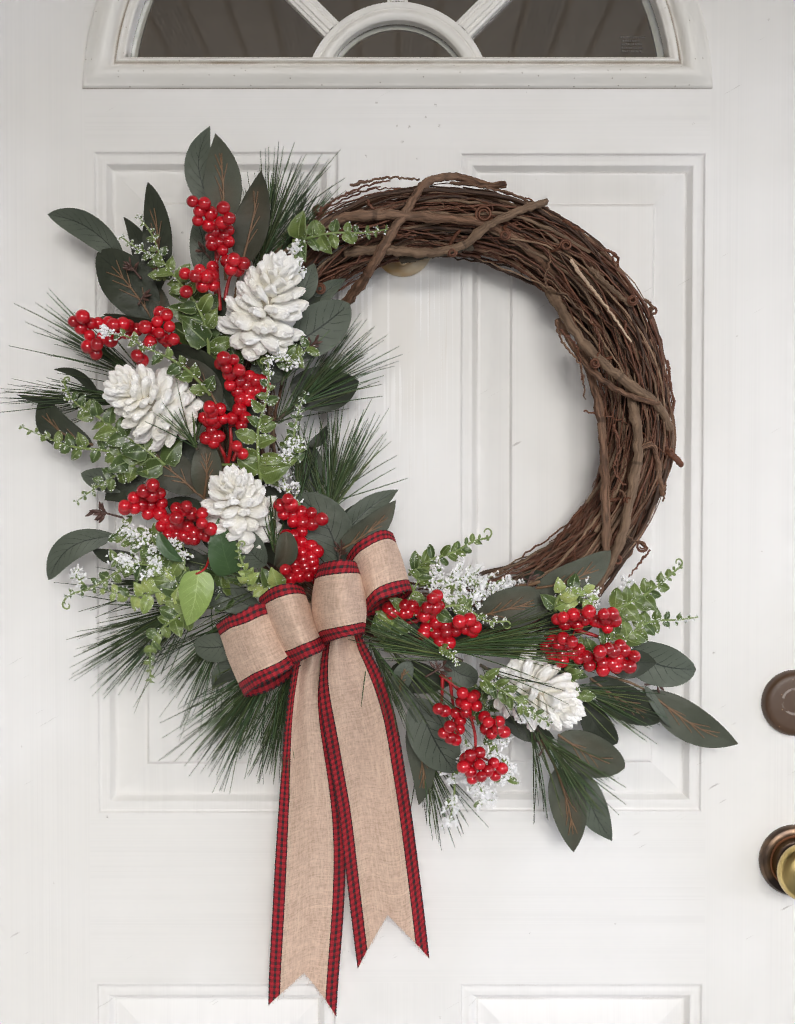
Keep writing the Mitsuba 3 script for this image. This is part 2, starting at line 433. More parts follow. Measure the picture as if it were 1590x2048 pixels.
def win_outline(r, yb, h, n=72, m=24, yc=191.0, cx=795.0, out=0.0):
    """A circle segment standing on the line yb (photograph pixels on the door face), h metres proud."""
    w = math.sqrt(max(r * r - (yb - yc) ** 2, 1.0))
    a0 = math.atan2(yc - yb, w)
    base = [(cx + w * t, yb) for t in np.linspace(-1, 1, m, endpoint=False)]
    arc = [(cx + r * math.cos(a), yc - r * math.sin(a)) for a in np.linspace(a0, math.pi - a0, n, endpoint=False)]
    pts = np.array([P(x, y, 0) for x, y in base + arc])
    pts[:, 1] = -h
    return pts


from shapely.geometry import Polygon
panels = []
for (ax, ay, bx, by) in ((187, 303, 678, 1627), (921, 306, 1407, 1624)):
    tl, br = P(ax, ay), P(bx, by)
    x1 = P(ax + 4, by)[0] * .5 + tl[0] * .5
    panels.append((tl[0], P(bx, ay)[0] * .5 + br[0] * .5, br[2], tl[2]))
for (ax, bx) in ((193, 672), (920, 1405)):
    tl, br = P(ax, 1968), P(bx, 1968)
    panels.append((tl[0], br[0], -1.02, tl[2]))
holes = [[(a, c), (b, c), (b, d), (a, d)] for a, b, c, d in panels]
wo = win_outline(620, 172, 0)
slab_poly = Polygon([(XL, ZB), (XR, ZB), (XR, ZT), (XL, ZT)], holes + [[(p[0], p[2]) for p in wo]])
tv, tf = trimesh.creation.triangulate_polygon(slab_poly, engine='earcut')
front = np.stack([tv[:, 0], np.zeros(len(tv)), tv[:, 1]], 1)
sides = []
for ring in [slab_poly.exterior] + list(slab_poly.interiors):
    q = np.array(ring.coords)
    dep = .044
    a = np.stack([q[:, 0], q[:, 0] * 0, q[:, 1]], 1)
    b = a + [0, dep, 0]
    n = len(q)
    k = np.arange(n - 1)
    sides.append((np.vstack([a, b]), np.vstack([np.stack([k, k + 1, k + n + 1], 1), np.stack([k, k + n + 1, k + n], 1)]), None))
part(door, 'slab', ply3(join([(front, tf, None), (front + [0, .044, 0], tf[:, ::-1], None)] + sides), 'door_paint', False))

# moulding profile of an embossed panel: (pixels in from the edge, metres back from the face)
PROF = [(0, 0), (1.5, .0003), (4, .0017), (8, .0022), (16, .0018), (23, .0019), (25, .0024), (33, .0082), (36, .0090), (40, .0090), (70, .0066), (97, .0046), (99, .0046), (103, .0022), (105, .0018)]
for k, (x0, x1, z0, z1) in enumerate(panels):
    s = S()
    rings = [rect(x0 + q * s, x1 - q * s, z0 + q * s, z1 - q * s, y) for q, y in PROF]
    v, f = loft(rings)
    n = len(v)
    f = np.vstack([f, [[n - 4, n - 3, n - 2], [n - 4, n - 2, n - 1]]])
    qs = np.repeat([q for q, _ in PROF], 4)
    part(door, 'panel', mikit.ply((v, f), 'panel_paint', smooth=False, uv=np.stack([qs, 0 * qs], 1)))

# fan window
win = f'{door}__window'
WP = [(630, 178, 0), (629.5, 177.5, .003), (627, 175.5, .0055), (622, 172, .0065), (619, 169, .0064), (612, 163, .0088), (602, 154, .0108), (592, 146, .0112), (582, 139, .0100), (577, 136, .0078), (574, 134, .0050),
      (570, 131.5, .0046), (566, 128, .0050), (564, 126, .0080), (562, 125, .0086), (550, 119.5, .0082), (547, 118.5, .0074), (545, 118, .0060), (544.5, 117.8, -.010)]
rings = [win_outline(*q) for q in WP]
wv, wf = loft(rings)
nn = len(rings[0])
prof_uv = np.repeat(np.linspace(0, 1, len(WP)), nn)
sm = mikit.ply((wv, wf), 'trim_paint', smooth=True, uv=np.stack([prof_uv, np.zeros(len(wv))], 1))
scene[f'{win}__frame'] = sm
USED.add(f'{win}__frame')


def strip(rings):
    """Open rings (k, n, 3) joined side by side, closed ends left open."""
    R = np.asarray(rings, float)
    k, n = R.shape[:2]
    i, j = np.meshgrid(np.arange(k - 1), np.arange(n - 1), indexing='ij')
    a = i * n + j
    return R.reshape(-1, 3), np.vstack([np.stack([a, a + 1, a + 1 + n], -1).reshape(-1, 3), np.stack([a, a + 1 + n, a + n], -1).reshape(-1, 3)])


def arc_pts(r, h, yc=191.0, yb=118.0, n=60):
    a0 = math.asin(min(.99, (yc - yb) / r))
    pts = np.array([P(795 + r * math.cos(a), yc - r * math.sin(a), 0) for a in np.linspace(a0, math.pi - a0, n)])
    pts[:, 1] = -h
    return pts


AP = [(186.5, -.0095), (186, .0030), (185, .0040), (174, .0042), (172.5, .0034), (171, .0034), (169, .0046), (164, .0056), (158, .0056), (153, .0046), (150, .0034), (148.5, .0020), (148, -.0095)]
part(win, 'muntin', mikit.ply(strip([arc_pts(*q) for q in AP]), 'muntin_paint', smooth=35))
SP = [(-21, -.0095), (-20.5, .0015), (-19, .0020), (-15, .0020), (-13, .0036), (-8, .0036), (-7, .0028), (-6, .0028), (-4, .0050), (4, .0050), (6, .0028), (7, .0028), (8, .0036), (13, .0036), (15, .0020), (19, .0020), (20.5, .0015), (21, -.0095)]
for ang in (45, 90, 135):
    ca, sa = math.cos(math.radians(ang)), math.sin(math.radians(ang))
    rows = []
    for o, h in SP:
        row = [P(795 + r * ca - o * sa, 191 - r * sa - o * ca, 0) for r in np.linspace(math.sqrt(186.3 ** 2 - o * o), 546, 8)]
        row = np.array(row); row[:, 1] = -h
        rows.append(row)
    part(win, 'muntin', mikit.ply(strip(rows), 'muntin_paint', smooth=35))
# aluminium spacer between the two sheets of glass, seen past the muntins
sp = [arc_pts(r, h) for r, h in ((148, -.0125), (139, -.0125), (139, -.0180))]
part(win, 'spacer', mikit.ply(strip(sp), 'spacer_metal', smooth=False))
sp = loft([win_outline(r, b, h) for r, b, h in ((545, 118, -.0125), (531, 114, -.0125), (531, 114, -.0180))])
part(win, 'spacer', mikit.ply(sp, 'spacer_metal', smooth=False))
# glass: five panes, one behind the hub and four between the spokes


def pane(poly):
    q = np.array([P(x, y, 0) for x, y in poly])
    q[:, 1] = .0105
    tv, tf = trimesh.creation.triangulate_polygon(Polygon(q[:, [0, 2]]), engine='earcut')
    part(win, 'pane', mikit.ply((np.stack([tv[:, 0], np.full(len(tv), .0105), tv[:, 1]], 1), tf), 'window_glass', smooth=False))


cs = lambda r, a: (795 + r * math.cos(a), 191 - r * math.sin(a))
a_in, a_out = math.asin(70 / 160), math.asin(72 / 548)
pane([cs(160, a) for a in np.linspace(a_in, math.pi - a_in, 30)])
for i in range(4):
    lo, hi = i * math.pi / 4, (i + 1) * math.pi / 4
    e = .002
    pin, pout = (max(lo, a_in) if i == 0 else lo + e), (a_out if i == 0 else lo + e)
    qin, qout = (min(hi, math.pi - a_in) if i == 3 else hi - e), (math.pi - a_out if i == 3 else hi - e)
    pane([cs(160.5, a) for a in np.linspace(qin, pin, 12)] + [cs(548, a) for a in np.linspace(pout, qout, 24)])
# the small etched safety mark low on the right-hand pane; its letters are too worn to read, so only its rows of strokes are kept
marks = []
for row, (xa, xb) in enumerate(((1243, 1293), (1248, 1283), (1246, 1288), (1246, 1289), (1247, 1288))):
    x, y = xa, 67 + row * 7
    while x < xb:
        w = RNG.uniform(2, 4.2)
        q = [P(x, y, 0), P(min(x + w, xb), y, 0), P(min(x + w, xb), y + 4, 0), P(x, y + 4, 0)]
        q = np.array(q); q[:, 1] = .0098
        marks.append((q, np.array([[0, 1, 2], [0, 2, 3]]), None))
        x += w + 1.6
part(win, 'etched_mark', ply3(join(marks), 'etched_print', False), label='faint etched mark low on the right pane')

# hardware
dead = P(1588, 1405, 0)
dv, df = lathe([(0, .0125), (.010, .0126), (.024, .0124), (.0285, .0118), (.0310, .0100), (.0325, .0070), (.0330, .0030), (.0330, 0)], 64)
part(door, 'lock_cover', mikit.ply((dv + [dead[0], 0, dead[2]], df), 'plate_brown', smooth=30), label='dark brown round lock cover with a scratched ring')
ro = P(1588, 1719, 0)
knob = f'{door}__knob'
scene[f'{knob}__rose'] = mikit.ply((lambda m: (m[0] + [ro[0], 0, ro[2]], m[1]))(lathe([(0.0356, 0), (0.0358, .0030), (0.0353, .0065), (0.0336, .0090), (0.0312, .0100), (0.0284, .0102), (0.0267, .0100)], 64)), 'bronze', smooth=30)
scene[f'{knob}__rim'] = mikit.ply((lambda m: (m[0] + [ro[0], 0, ro[2]], m[1]))(lathe([(0.0269, .0098), (0.0267, .0112), (0.0258, .0118), (0.0248, .0110), (0.0245, .0085)], 64)), 'bronze_rim', smooth=40)
scene[f'{knob}__dish'] = mikit.ply((lambda m: (m[0] + [ro[0], 0, ro[2]], m[1]))(lathe([(0.0246, .0084), (0.0219, .0074), (0.0178, .0082), (0.0146, .0110), (0.0122, .0135), (0.0101, .0140)], 64)), 'bronze', smooth=40)
scene[f'{knob}__neck'] = mikit.ply((lambda m: (m[0] + [ro[0], 0, ro[2]], m[1]))(lathe([(.0140, .0130), (.0142, .0150), (.0128, .0165), (.0115, .0200), (.0115, .0300)], 48)), 'brass', smooth=40)
scene[f'{knob}__grip'] = mikit.ply((lambda m: (m[0] + [ro[0], 0, ro[2]], m[1]))(lathe([(0.0123, .0290), (0.0202, .0310), (0.0263, .0360), (0.0289, .0430), (0.0287, .0490), (0.0263, .0550), (0.0213, .0590), (0.0112, .0612), (0, .0616)], 64)), 'brass', smooth=40)
labels[f'{knob}__grip'] = {'label': 'tarnished brass knob grip'}

# porch ceiling of narrow grooved boards (mirrored in the fan window), and the dark hall behind the glass
bw, zc = 0.103, 1.16
xs, zs = [], []
for i in range(-26, 26):
    xs += [i * bw, i * bw + .004, i * bw + .010, i * bw + bw - .010, i * bw + bw - .004]
    zs += [zc + .012, zc + .010, zc, zc, zc + .010]
xs.append(26 * bw); zs.append(zc + .012)
xs, zs = np.array(xs), np.array(zs)
R = np.array([[(x, y, z) for x, z in zip(xs, zs)] for y in (.0, -2.95)])
sv, sf = strip(R)
top = trimesh.creation.box(extents=(52 * bw, 2.95, .05)); top.apply_translation((0, -1.475, zc + .045))
struct('porch_ceiling', ply3(join([(sv, sf, None), (top.vertices, top.faces, None)]), 'soffit_vinyl', False))
hall = trimesh.creation.box(extents=(1.6, 1.4, 1.0)); hall.apply_translation((0, .746, .62)); hall.invert()
hf = np.array([f for f, c in zip(hall.faces, hall.triangles_center) if c[1] > .05])
struct('hall_wall', mikit.ply((np.array(hall.vertices), hf), 'room_wall', smooth=False))

# cream plastic hook behind the top of the wreath
hk = P(806, 495, 0)
hook = thing('wreath_hook', 'round cream plastic hook on the door just under the wreath top', 'hook')
pv, pf = lathe([(.0290, 0), (.0292, .0025), (.0275, .0048), (.0240, .0062), (.0120, .0070), (0, .0071)], 56)
part(hook, 'plate', mikit.ply((pv + [hk[0], 0, hk[2]], pf), 'cream_plastic', smooth=40))
hp = smooth_path([hk + [0, -.006, .016], hk + [0, -.006, -.006], hk + [0, -.010, -.014], hk + [0, -.018, -.015], hk + [0, -.0225, -.006]], 24)
part(hook, 'arm', ply3(tube(hp, .0042, 12), 'cream_plastic'))

# the side wall of the porch, left of the frame: it darkens that side of the door and shows in the left pane
sw = trimesh.creation.box(extents=(.12, 2.85, 2.6)); sw.apply_translation((-.86, -1.475, -.145))
struct('wall_left', mikit.ply(sw, 'wall_paint', smooth=False))
# ------------------------------------------------------------------ the grapevine ring
wreath = thing('grapevine_wreath', 'round wreath ring of twisted brown grapevine with curling tendrils', 'wreath')
RC, RM = (880.0, 838.0), 397.0             # centre and mean radius of the ring, photograph pixels at its mid depth
DM = 0.046                                 # depth of the ring's core
rc = P(RC[0], RC[1], DM); pm = S(DM)


def on_ring(th, out, fwd):
    """Point at angle th (0 = right, turning up), out metres off the core circle and fwd metres towards us."""
    R = RM * pm + out
    return np.stack([rc[0] + R * np.cos(th), -(DM + fwd) + 0 * th, rc[2] + R * np.sin(th)], -1)


def barky(m, amp, seed):
    v, f, uv = m
    q = v * 420 + seed * 7.3
    c = trimesh.Trimesh(v, f, process=False)
    d = (meshkit.fbm(q, 3) - .5) * 2 * amp + (meshkit.noise(v * np.array([90, 90, 90]) + seed) - .5) * amp
    return v + np.array(c.vertex_normals) * d[:, None], f, uv


vr = np.random.default_rng(77)
A0, B0 = 60 * pm, 0.037
KINDS = ['vine_bark', 'vine_tan', 'vine_red', 'vine_grey', 'vine_dark', 'vine_bark', 'vine_dark']
for i in range(252):
    big = i < 26
    mid = 26 <= i < 112
    span = vr.uniform(1.6, 4.2) if not big else vr.uniform(1.3, 2.8)
    # most of them are laid so that they show on the bare upper right of the ring
    th0 = vr.uniform(-1.3, 2.4) - span / 2 if i % 5 else vr.uniform(0, 6.28)
    n = int(26 + span * 16)
    th = np.linspace(th0, th0 + span, n)
    r = math.sqrt(vr.uniform(.06, 1.0)) * (.82 if big else .97)
    if not big and i % 3 == 0:
        r = vr.uniform(.9, 1.06)
    ph = vr.uniform(0, 6.28) + vr.uniform(-.9, .9) * (th - th0)
    w1, w2, k1 = vr.uniform(0, 6.28), vr.uniform(0, 6.28), vr.uniform(1.5, 4.0)
    wob = 1 if big else 1.5
    o = A0 * r * np.cos(ph) + wob * .0035 * np.sin(k1 * th + w1) + wob * .0016 * np.sin(9 * th + w2)
    f = B0 * r * np.sin(ph) + wob * .0025 * np.sin(k1 * 1.3 * th + w2) + wob * .0012 * np.sin(11 * th + w1)
    f = np.maximum(f, -.041)
    p = on_ring(th, o, f)
    kn = meshkit.noise(np.stack([th * (14 if big else 26), th * 0 + i, th * 0], -1)) - .5
    p = p + np.stack([kn, 0 * kn, np.roll(kn, 3)], -1) * (.0018 if big else .0020 if mid else .0034)
    rad = vr.uniform(.0022, .0038) if big else vr.uniform(.0011, .0021) if mid else vr.uniform(.0006, .0013)
    # nodes: a swelling every few centimetres
    s = np.r_[0, np.cumsum(np.linalg.norm(np.diff(p, axis=0), axis=1))]
    gap = vr.uniform(.045, .085)
    q = np.abs((s / gap + vr.random()) % 1 - .5) * gap
    rr = rad * (1 + .28 * np.exp(-(q / .004) ** 2)) * np.linspace(1, vr.uniform(.55, .9), n)
    m = KINDS[i % 7] if not big else ('vine_grey' if i % 3 == 0 else 'vine_bark')
    if not big and not mid and vr.random() < .4:
        m = 'vine_red'
    part(wreath, 'vine', ply3(barky(tube(p, rr, 12), rad * .28, i) if big else tube(p, rr, 6), m))


def vine_px(pts, rad, m, n=90, taper=.8, sides=9, jit=.0008, seed=1):
    p = smooth_path([P(*q) for q in pts], n)
    k = meshkit.noise(np.stack([np.arange(n) * .45, np.full(n, seed * 3.1), np.zeros(n)], -1)) - .5
    p = p + np.stack([k, np.roll(k, 5), np.roll(k, 9)], -1) * jit * 2
    s = np.r_[0, np.cumsum(np.linalg.norm(np.diff(p, axis=0), axis=1))]
    q = np.abs((s / .06 + .3) % 1 - .5) * .06
    rr = rad * (1 + .25 * np.exp(-(q / .004) ** 2)) * np.linspace(1, taper, n)
    return part(wreath, 'vine', ply3(barky(tube(p, rr, sides if rad < .002 else 14), rad * .30, seed), m))


# the stout binders that cross over the front of the ring
vine_px([(640, 640, .02), (690, 604, .045), (730, 556, .075), (760, 505, .090), (790, 455, .093), (815, 418, .090), (843, 375, .078), (885, 354, .058), (925, 356, .045), (972, 370, .042), (1012, 369, .045)], .0052, 'vine_bark', 140, .62)
vine_px([(690, 506, .074), (750, 500, .083), (838, 505, .090), (932, 486, .094), (968, 458, .096), (1020, 430, .094), (1062, 413, .085), (1092, 404, .072)], .0044, 'vine_grey', 120, .75, seed=3)
vine_px([(802, 518, .070), (840, 510, .080), (900, 500, .084), (940, 489, .088)], .0040, 'twig_dark', 80, 1.2, seed=4)
vine_px([(1100, 585, .060), (1122, 618, .078), (1160, 678, .090), (1198, 718, .094), (1250, 762, .094), (1310, 806, .086), (1336, 850, .070), (1342, 892, .050), (1338, 915, .035)], .0047, 'vine_grey', 120, .85, seed=5)
vine_px([(1116, 640, .066), (1150, 700, .078), (1200, 756, .092), (1255, 790, .096), (1318, 806, .088)], .0030, 'vine_bark', 100, .8, seed=6)
vine_px([(1142, 520, .090), (1170, 560, .095), (1210, 610, .096), (1262, 684, .090)], .0017, 'vine_pale', 80, .5, seed=7)
vine_px([(1180, 535, .088), (1216, 570, .093), (1262, 612, .088)], .0022, 'vine_grey', 60, .9, seed=8)
vine_px([(600, 470, .06), (700, 434, .088), (780, 430, .092), (880, 436, .090), (980, 452, .084), (1060, 500, .076), (1140, 580, .05)], .0048, 'vine_bark', 100, .8, seed=9)
vine_px([(1240, 700, .06), (1264, 800, .082), (1276, 900, .092), (1268, 960, .096), (1252, 1040, .096), (1230, 1110, .092), (1190, 1175, .080), (1130, 1240, .05)], .0046, 'vine_grey', 100, .9, seed=10)
vine_px([(1276, 900, .092), (1300, 890, .090), (1316, 930, .080), (1324, 990, .064)], .0030, 'vine_bark', 80, .8, seed=11)
vine_px([(1160, 690, .05), (1190, 780, .075), (1206, 880, .086), (1210, 980, .090), (1213, 1060, .090), (1205, 1150, .080), (1170, 1240, .05)], .0042, 'vine_bark', 100, .9, seed=12)
vine_px([(1330, 860, .060), (1338, 905, .070), (1350, 915, .074), (1362, 928, .070)], .0026, 'vine_red', 60, 1.15, seed=13)
# thin loose ends and tendrils that stray off the ring
LOOSE = [[(1112, 640), (1128, 690), (1160, 730), (1168, 770), (1170, 800)], [(1120, 660), (1150, 690), (1158, 712), (1164, 760)], [(1168, 822), (1220, 834), (1280, 862), (1310, 890), (1330, 905)],
         [(1196, 958), (1220, 950), (1252, 940), (1290, 930)], [(1300, 1100), (1280, 1125), (1262, 1148), (1254, 1158)], [(1335, 720), (1340, 780), (1338, 830), (1344, 850)], [(1326, 930), (1330, 980), (1326, 1000)],
         [(612, 470), (640, 430), (690, 398), (760, 372)], [(640, 420), (700, 384), (780, 360)], [(700, 372), (770, 356), (840, 360)], [(660, 400), (740, 380), (860, 378)], [(1128, 440), (1150, 455), (1168, 462)],
         [(900, 366), (960, 372), (1040, 396), (1110, 430)], [(1000, 384), (1060, 400), (1120, 432), (1166, 462)], [(1210, 500), (1236, 516), (1234, 535)], [(1290, 600), (1304, 618), (1298, 640), (1306, 626)],
         [(735, 400), (760, 440), (800, 470), (830, 470)], [(880, 420), (940, 400), (985, 420), (960, 450), (925, 440)], [(1060, 470), (1100, 520), (1090, 560), (1130, 590)], [(1180, 640), (1200, 690), (1190, 740), (1215, 780)],
         [(1250, 640), (1262, 700), (1290, 740), (1300, 800)], [(1240, 980), (1262, 1020), (1250, 1060), (1290, 1090)], [(1225, 850), (1238, 900), (1228, 940), (1250, 970)], [(1180, 1180), (1160, 1140), (1150, 1100), (1170, 1070)]]
for i, q in enumerate(LOOSE):
    d = vr.uniform(.075, .10) if i not in (3, 5, 6, 7, 8, 9, 10, 12, 13) else vr.uniform(.03, .055)
    vine_px([(x, y, d + .006 * math.sin(1.7 * j + i)) for j, (x, y) in enumerate(q)], vr.uniform(.0008, .0015), 'vine_red' if i % 3 else 'vine_bark', 72, .6, 6, .0012, seed=20 + i)
for i, (cx, cy, rp, d) in enumerate([(1306, 622, 8, .05), (1284, 1092, 10, .06), (1190, 726, 9, .098), (968, 428, 16, .09), (1010, 470, 9, .097), (1258, 1000, 8, .098), (1132, 490, 10, .098), (636, 420, 9, .06), (1230, 520, 8, .06), (1326, 760, 9, .07),
                                     (1152, 1094, 11, .05), (905, 505, 9, .095), (1265, 600, 9, .095), (640, 578, 9, .09), (1235, 1120, 9, .09), (1340, 905, 10, .07)]):
    a = np.linspace(0, 2 * math.pi * vr.uniform(1.2, 2.0), 40) + vr.uniform(0, 6)
    rr = rp * np.linspace(1.15, .45, 40)
    p = np.array([P(cx + q * math.cos(t), cy + q * math.sin(t), d + .0035 * u) for q, t, u in zip(rr, a, np.linspace(-1, 1, 40))])
    g = math.atan2(cy - 838, cx - 880); m_ = 1 if math.hypot(cx - 880, cy - 838) < 397 else -1
    tail = P(cx + m_ * 30 * math.cos(g) + vr.uniform(-16, 16), cy + m_ * 30 * math.sin(g) + vr.uniform(-16, 16), d - .02)
    p = np.vstack([smooth_path([tail, tail * .4 + p[0] * .6 + vr.normal(0, .002, 3), p[0]], 12)[:-1], p])
    part(wreath, 'tendril', ply3(tube(p, np.linspace(.0016, .0008, len(p)), 6), 'vine_red'))

# hair-fine twigs and bark fibres caught between the vines
fine = []
for i in range(210):
    span = vr.uniform(.12, .75)
    th0 = vr.uniform(-1.2, 2.3)
    th = np.linspace(th0, th0 + span, 14)
    ph = vr.uniform(-.35, math.pi + .35) + vr.uniform(-2.2, 2.2) * (th - th0)
    r = vr.uniform(.92, 1.10) + .05 * np.sin(th * 9 + i)
    p = on_ring(th, A0 * r * np.cos(ph), np.maximum(B0 * r * np.sin(ph), -.03))
    p = p + np.cumsum(vr.normal(0, .0006, (14, 3)), 0)
    fine.append(tube(p, np.linspace(vr.uniform(.0005, .0010), .0003, 14), 5))
part(wreath, 'fine_twigs', ply3(join(fine), 'vine_red'), kind='stuff')
# ------------------------------------------------------------------ eucalyptus sprays: big soft leaves, some showing their ribbed undersides
lr = np.random.default_rng(5)


def leaf_points(base, tip, W, curve=0.0, bend=.06, fold=.12, roll=0.0, a=.62, b=.84, n=19, m=11, twist=0.0):
    base, tip = np.asarray(base, float), np.asarray(tip, float)
    L = np.linalg.norm(tip - base)
    Tn = (tip - base) / L
    N = np.array([0, -1.0, 0]) - Tn * np.dot([0, -1.0, 0], Tn)
    N /= np.linalg.norm(N)
    B = np.cross(Tn, N)
    t = np.linspace(0, 1, n)
    t = t * t * (3 - 2 * t) * .35 + t * .65
    c = base + Tn * (L * t)[:, None] + B * (curve * L * np.sin(np.pi * t))[:, None] + N * (bend * L * np.sin(np.pi * t) - .5 * bend * L * t ** 3)[:, None]
    tg = np.gradient(c, axis=0); tg /= np.linalg.norm(tg, axis=1, keepdims=True)
    ro = roll + twist * (t - .5)
    N2 = N - tg * (tg @ N)[:, None]; N2 /= np.linalg.norm(N2, axis=1, keepdims=True)
    B2 = np.cross(tg, N2)
    Bt = B2 * np.cos(ro)[:, None] + N2 * np.sin(ro)[:, None]
    Nt = N2 * np.cos(ro)[:, None] - B2 * np.sin(ro)[:, None]
    tm = a / (a + b)
    prof = (np.maximum(t, 0) ** a) * (np.maximum(1 - t, 0) ** b) / (tm ** a * (1 - tm) ** b)
    s = np.linspace(-1, 1, m)
    w = W / 2 * np.maximum(prof, .012)
    ph = lr.uniform(0, 6.28, 2)
    wave = .05 * np.sin(5.5 * t[:, None] + ph[0] + 1.2 * np.sign(s)) * s ** 2 + .02 * np.sin(11 * t[:, None] + ph[1]) * s ** 2 * np.sign(s)
    h = w[:, None] * (fold * np.abs(s) + wave * 1.6)
    return c[:, None] + Bt[:, None] * (w[:, None] * s)[..., None] + Nt[:, None] * h[..., None], c, Nt, Bt, w


def leaf(parent, x0, y0, d0, x1, y1, d1, W, m='leaf_veined', curve=0.0, bend=.085, fold=.12, roll=0.0, rib=False, a=.62, b=.84, twist=0.0, label=None, name='leaf'):
    X, c, N, B, w = leaf_points(P(x0, y0, d0), P(x1, y1, d1), .93 * W * S((d0 + d1) / 2), curve, bend, fold * 1.35, roll, a, b + .10, twist=twist + lr.normal(0, .35))
    k = part(parent, name, ply3(sheet(X, .0007), m), label=label)
    if rib:
        ribs = [tube(c[:14] + N[:14] * .0009, np.linspace(.00135, .0005, 14), 6)]
        for i in (4, 6, 8, 10):
            for sgn in (-1, 1):
                if lr.random() < .25:
                    continue
                j = min(i + 3, 18)
                u = .42 * lr.uniform(.6, 1.1)
                q0, q1 = X[i, 5], X[j, 5 + int(round(sgn * 5 * u))]
                off = N[i] * .0009
                ribs.append(tube(smooth_path([q0 + off, (q0 + q1) / 2 + off * 1.2, q1 + off], 6), np.linspace(.0008, .00045, 6), 5))
        scene[f'{k}__rib'] = ply3(join(ribs), 'rib_brown')
    return k


def spray(label, group=None):
    return thing('eucalyptus_spray', label, 'leaf spray', group or 'eucalyptus leaf sprays on the wreath')


def stalk(parent, pts, rad=.0016, m='rib_brown', name='stem', n=24, taper=.6):
    p = smooth_path([P(*q) for q in pts], n)
    return part(parent, name, ply3(tube(p, np.linspace(rad, rad * taper, n), 7), m))


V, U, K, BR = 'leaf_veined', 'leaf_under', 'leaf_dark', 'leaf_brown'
e = spray('pair of grey green leaves standing tallest at the top of the wreath')
leaf(e, 428, 420, .088, 419, 250, .078, 62, V, curve=-.14, roll=-.1, b=.86)
leaf(e, 446, 450, .100, 430, 265, .096, 80, U, curve=.05, rib=True, fold=.10, a=.66, b=.92)
stalk(e, [(452, 560, .085), (446, 490, .094), (440, 430, .099)])
e = spray('single upright leaf with brown rib beside the top pine needles')
leaf(e, 484, 530, .100, 522, 338, .092, 76, BR, curve=.03, rib=True, roll=.1, b=.95)
stalk(e, [(470, 600, .085), (476, 560, .092), (484, 528, .10)])
e = spray('grey veined leaf half hidden behind the topmost berries')
leaf(e, 398, 548, .084, 392, 440, .078, 58, V, curve=.12, b=.6)
stalk(e, [(420, 600, .08), (405, 560, .083), (398, 540, .084)])
e = spray('dark leaves with long curved leaf reaching to the upper left')
leaf(e, 248, 522, .072, 93, 427, .060, 62, V, curve=.10, fold=.16, roll=.25, a=.7, b=.72)
leaf(e, 300, 600, .082, 294, 362, .072, 66, K, curve=.09, rib=True, roll=.15, b=.70)
leaf(e, 290, 590, .066, 246, 432, .058, 46, K, curve=.12)
leaf(e, 312, 650, .086, 192, 504, .074, 104, K, curve=.05, rib=True, a=.7, b=.62)
stalk(e, [(330, 680, .075), (295, 580, .082), (270, 545, .078), (246, 520, .072)])
leaf(e, 330, 655, .088, 318, 570, .084, 46, BR, curve=-.05)
e = spray('dark leaf lying nearly flat above the left berries')
leaf(e, 310, 648, .092, 207, 628, .100, 40, K, roll=.85, curve=-.05)
leaf(e, 260, 655, .07, 200, 634, .07, 30, V, roll=.5)
e = spray('broad grey green leaves to the right of the upper pine cone')
leaf(e, 555, 705, .086, 699, 606, .078, 104, V, curve=.05, fold=.10, roll=-.1, a=.72, b=.60)
leaf(e, 560, 690, .070, 668, 650, .052, 70, V, curve=-.08)
leaf(e, 606, 640, .080, 692, 556, .070, 42, V, curve=-.06, fold=.3)
leaf(e, 600, 602, .100, 628, 526, .100, 48, V, curve=.02)
leaf(e, 575, 640, .088, 640, 585, .080, 44, K, curve=.1)
stalk(e, [(520, 740, .08), (545, 712, .085), (560, 695, .087)])
e = spray('wide dark leaf pointing right under the inner needle tuft')
leaf(e, 580, 768, .070, 719, 762, .050, 96, K, curve=.10, fold=.10, a=.6, b=.74)
e = spray('veined grey leaf tucked right of the middle berries')
leaf(e, 508, 770, .088, 590, 720, .086, 74, V, curve=-.12, b=.45)
e = spray('two dark folded leaves beside the left pine cone')
leaf(e, 462, 822, .110, 322, 688, .098, 66, K, curve=.14, fold=.22, roll=.35)
leaf(e, 436, 815, .114, 340, 720, .108, 62, BR, curve=.12, fold=.25, rib=True, roll=-.2)
e = spray('oval leaf with orange rib above the third pine cone')
leaf(e, 408, 995, .100, 408, 876, .110, 66, U, curve=.06, rib=True, b=.6)
e = spray('broad brownish leaf with bold orange ribs above the lower left berries')
leaf(e, 392, 985, .102, 279, 906, .098, 84, BR, curve=.06, rib=True, a=.55, b=.42, fold=.06)
stalk(e, [(440, 1040, .085), (412, 1000, .100), (390, 983, .103)], .0019)
e = spray('pale grey leaf jutting left below the frosted fern')
leaf(e, 296, 950, .072, 160, 947, .060, 56, V, curve=-.08, fold=.08, b=.6)
e = spray('long curved leaf drooping at the lower left edge')
leaf(e, 232, 1072, .078, 95, 1161, .066, 58, V, curve=.17, fold=.14, a=.75, b=.66)
leaf(e, 270, 1112, .070, 180, 1095, .060, 32, K, curve=-.1)
e = spray('dark leaves at the far left edge under the needles')
leaf(e, 186, 890, .066, 82, 792, .052, 66, K, curve=-.16, a=.65, b=.55, rib=True)
leaf(e, 150, 800, .060, 31, 789, .052, 18, K, curve=-.05, roll=.4)
leaf(e, 200, 800, .060, 106, 738, .050, 24, K, curve=.16, roll=.5)
leaf(e, 152, 880, .058, 132, 868, .056, 9, K)
e = spray('dark shaded leaves behind the lower left berries')
leaf(e, 300, 990, .074, 208, 1000, .066, 56, K, curve=.14)
leaf(e, 330, 985, .070, 230, 968, .064, 44, K, curve=-.1)
leaf(e, 420, 1040, .082, 330, 1000, .076, 60, K)
e = spray('smooth green pointed leaf in front of the third pine cone')
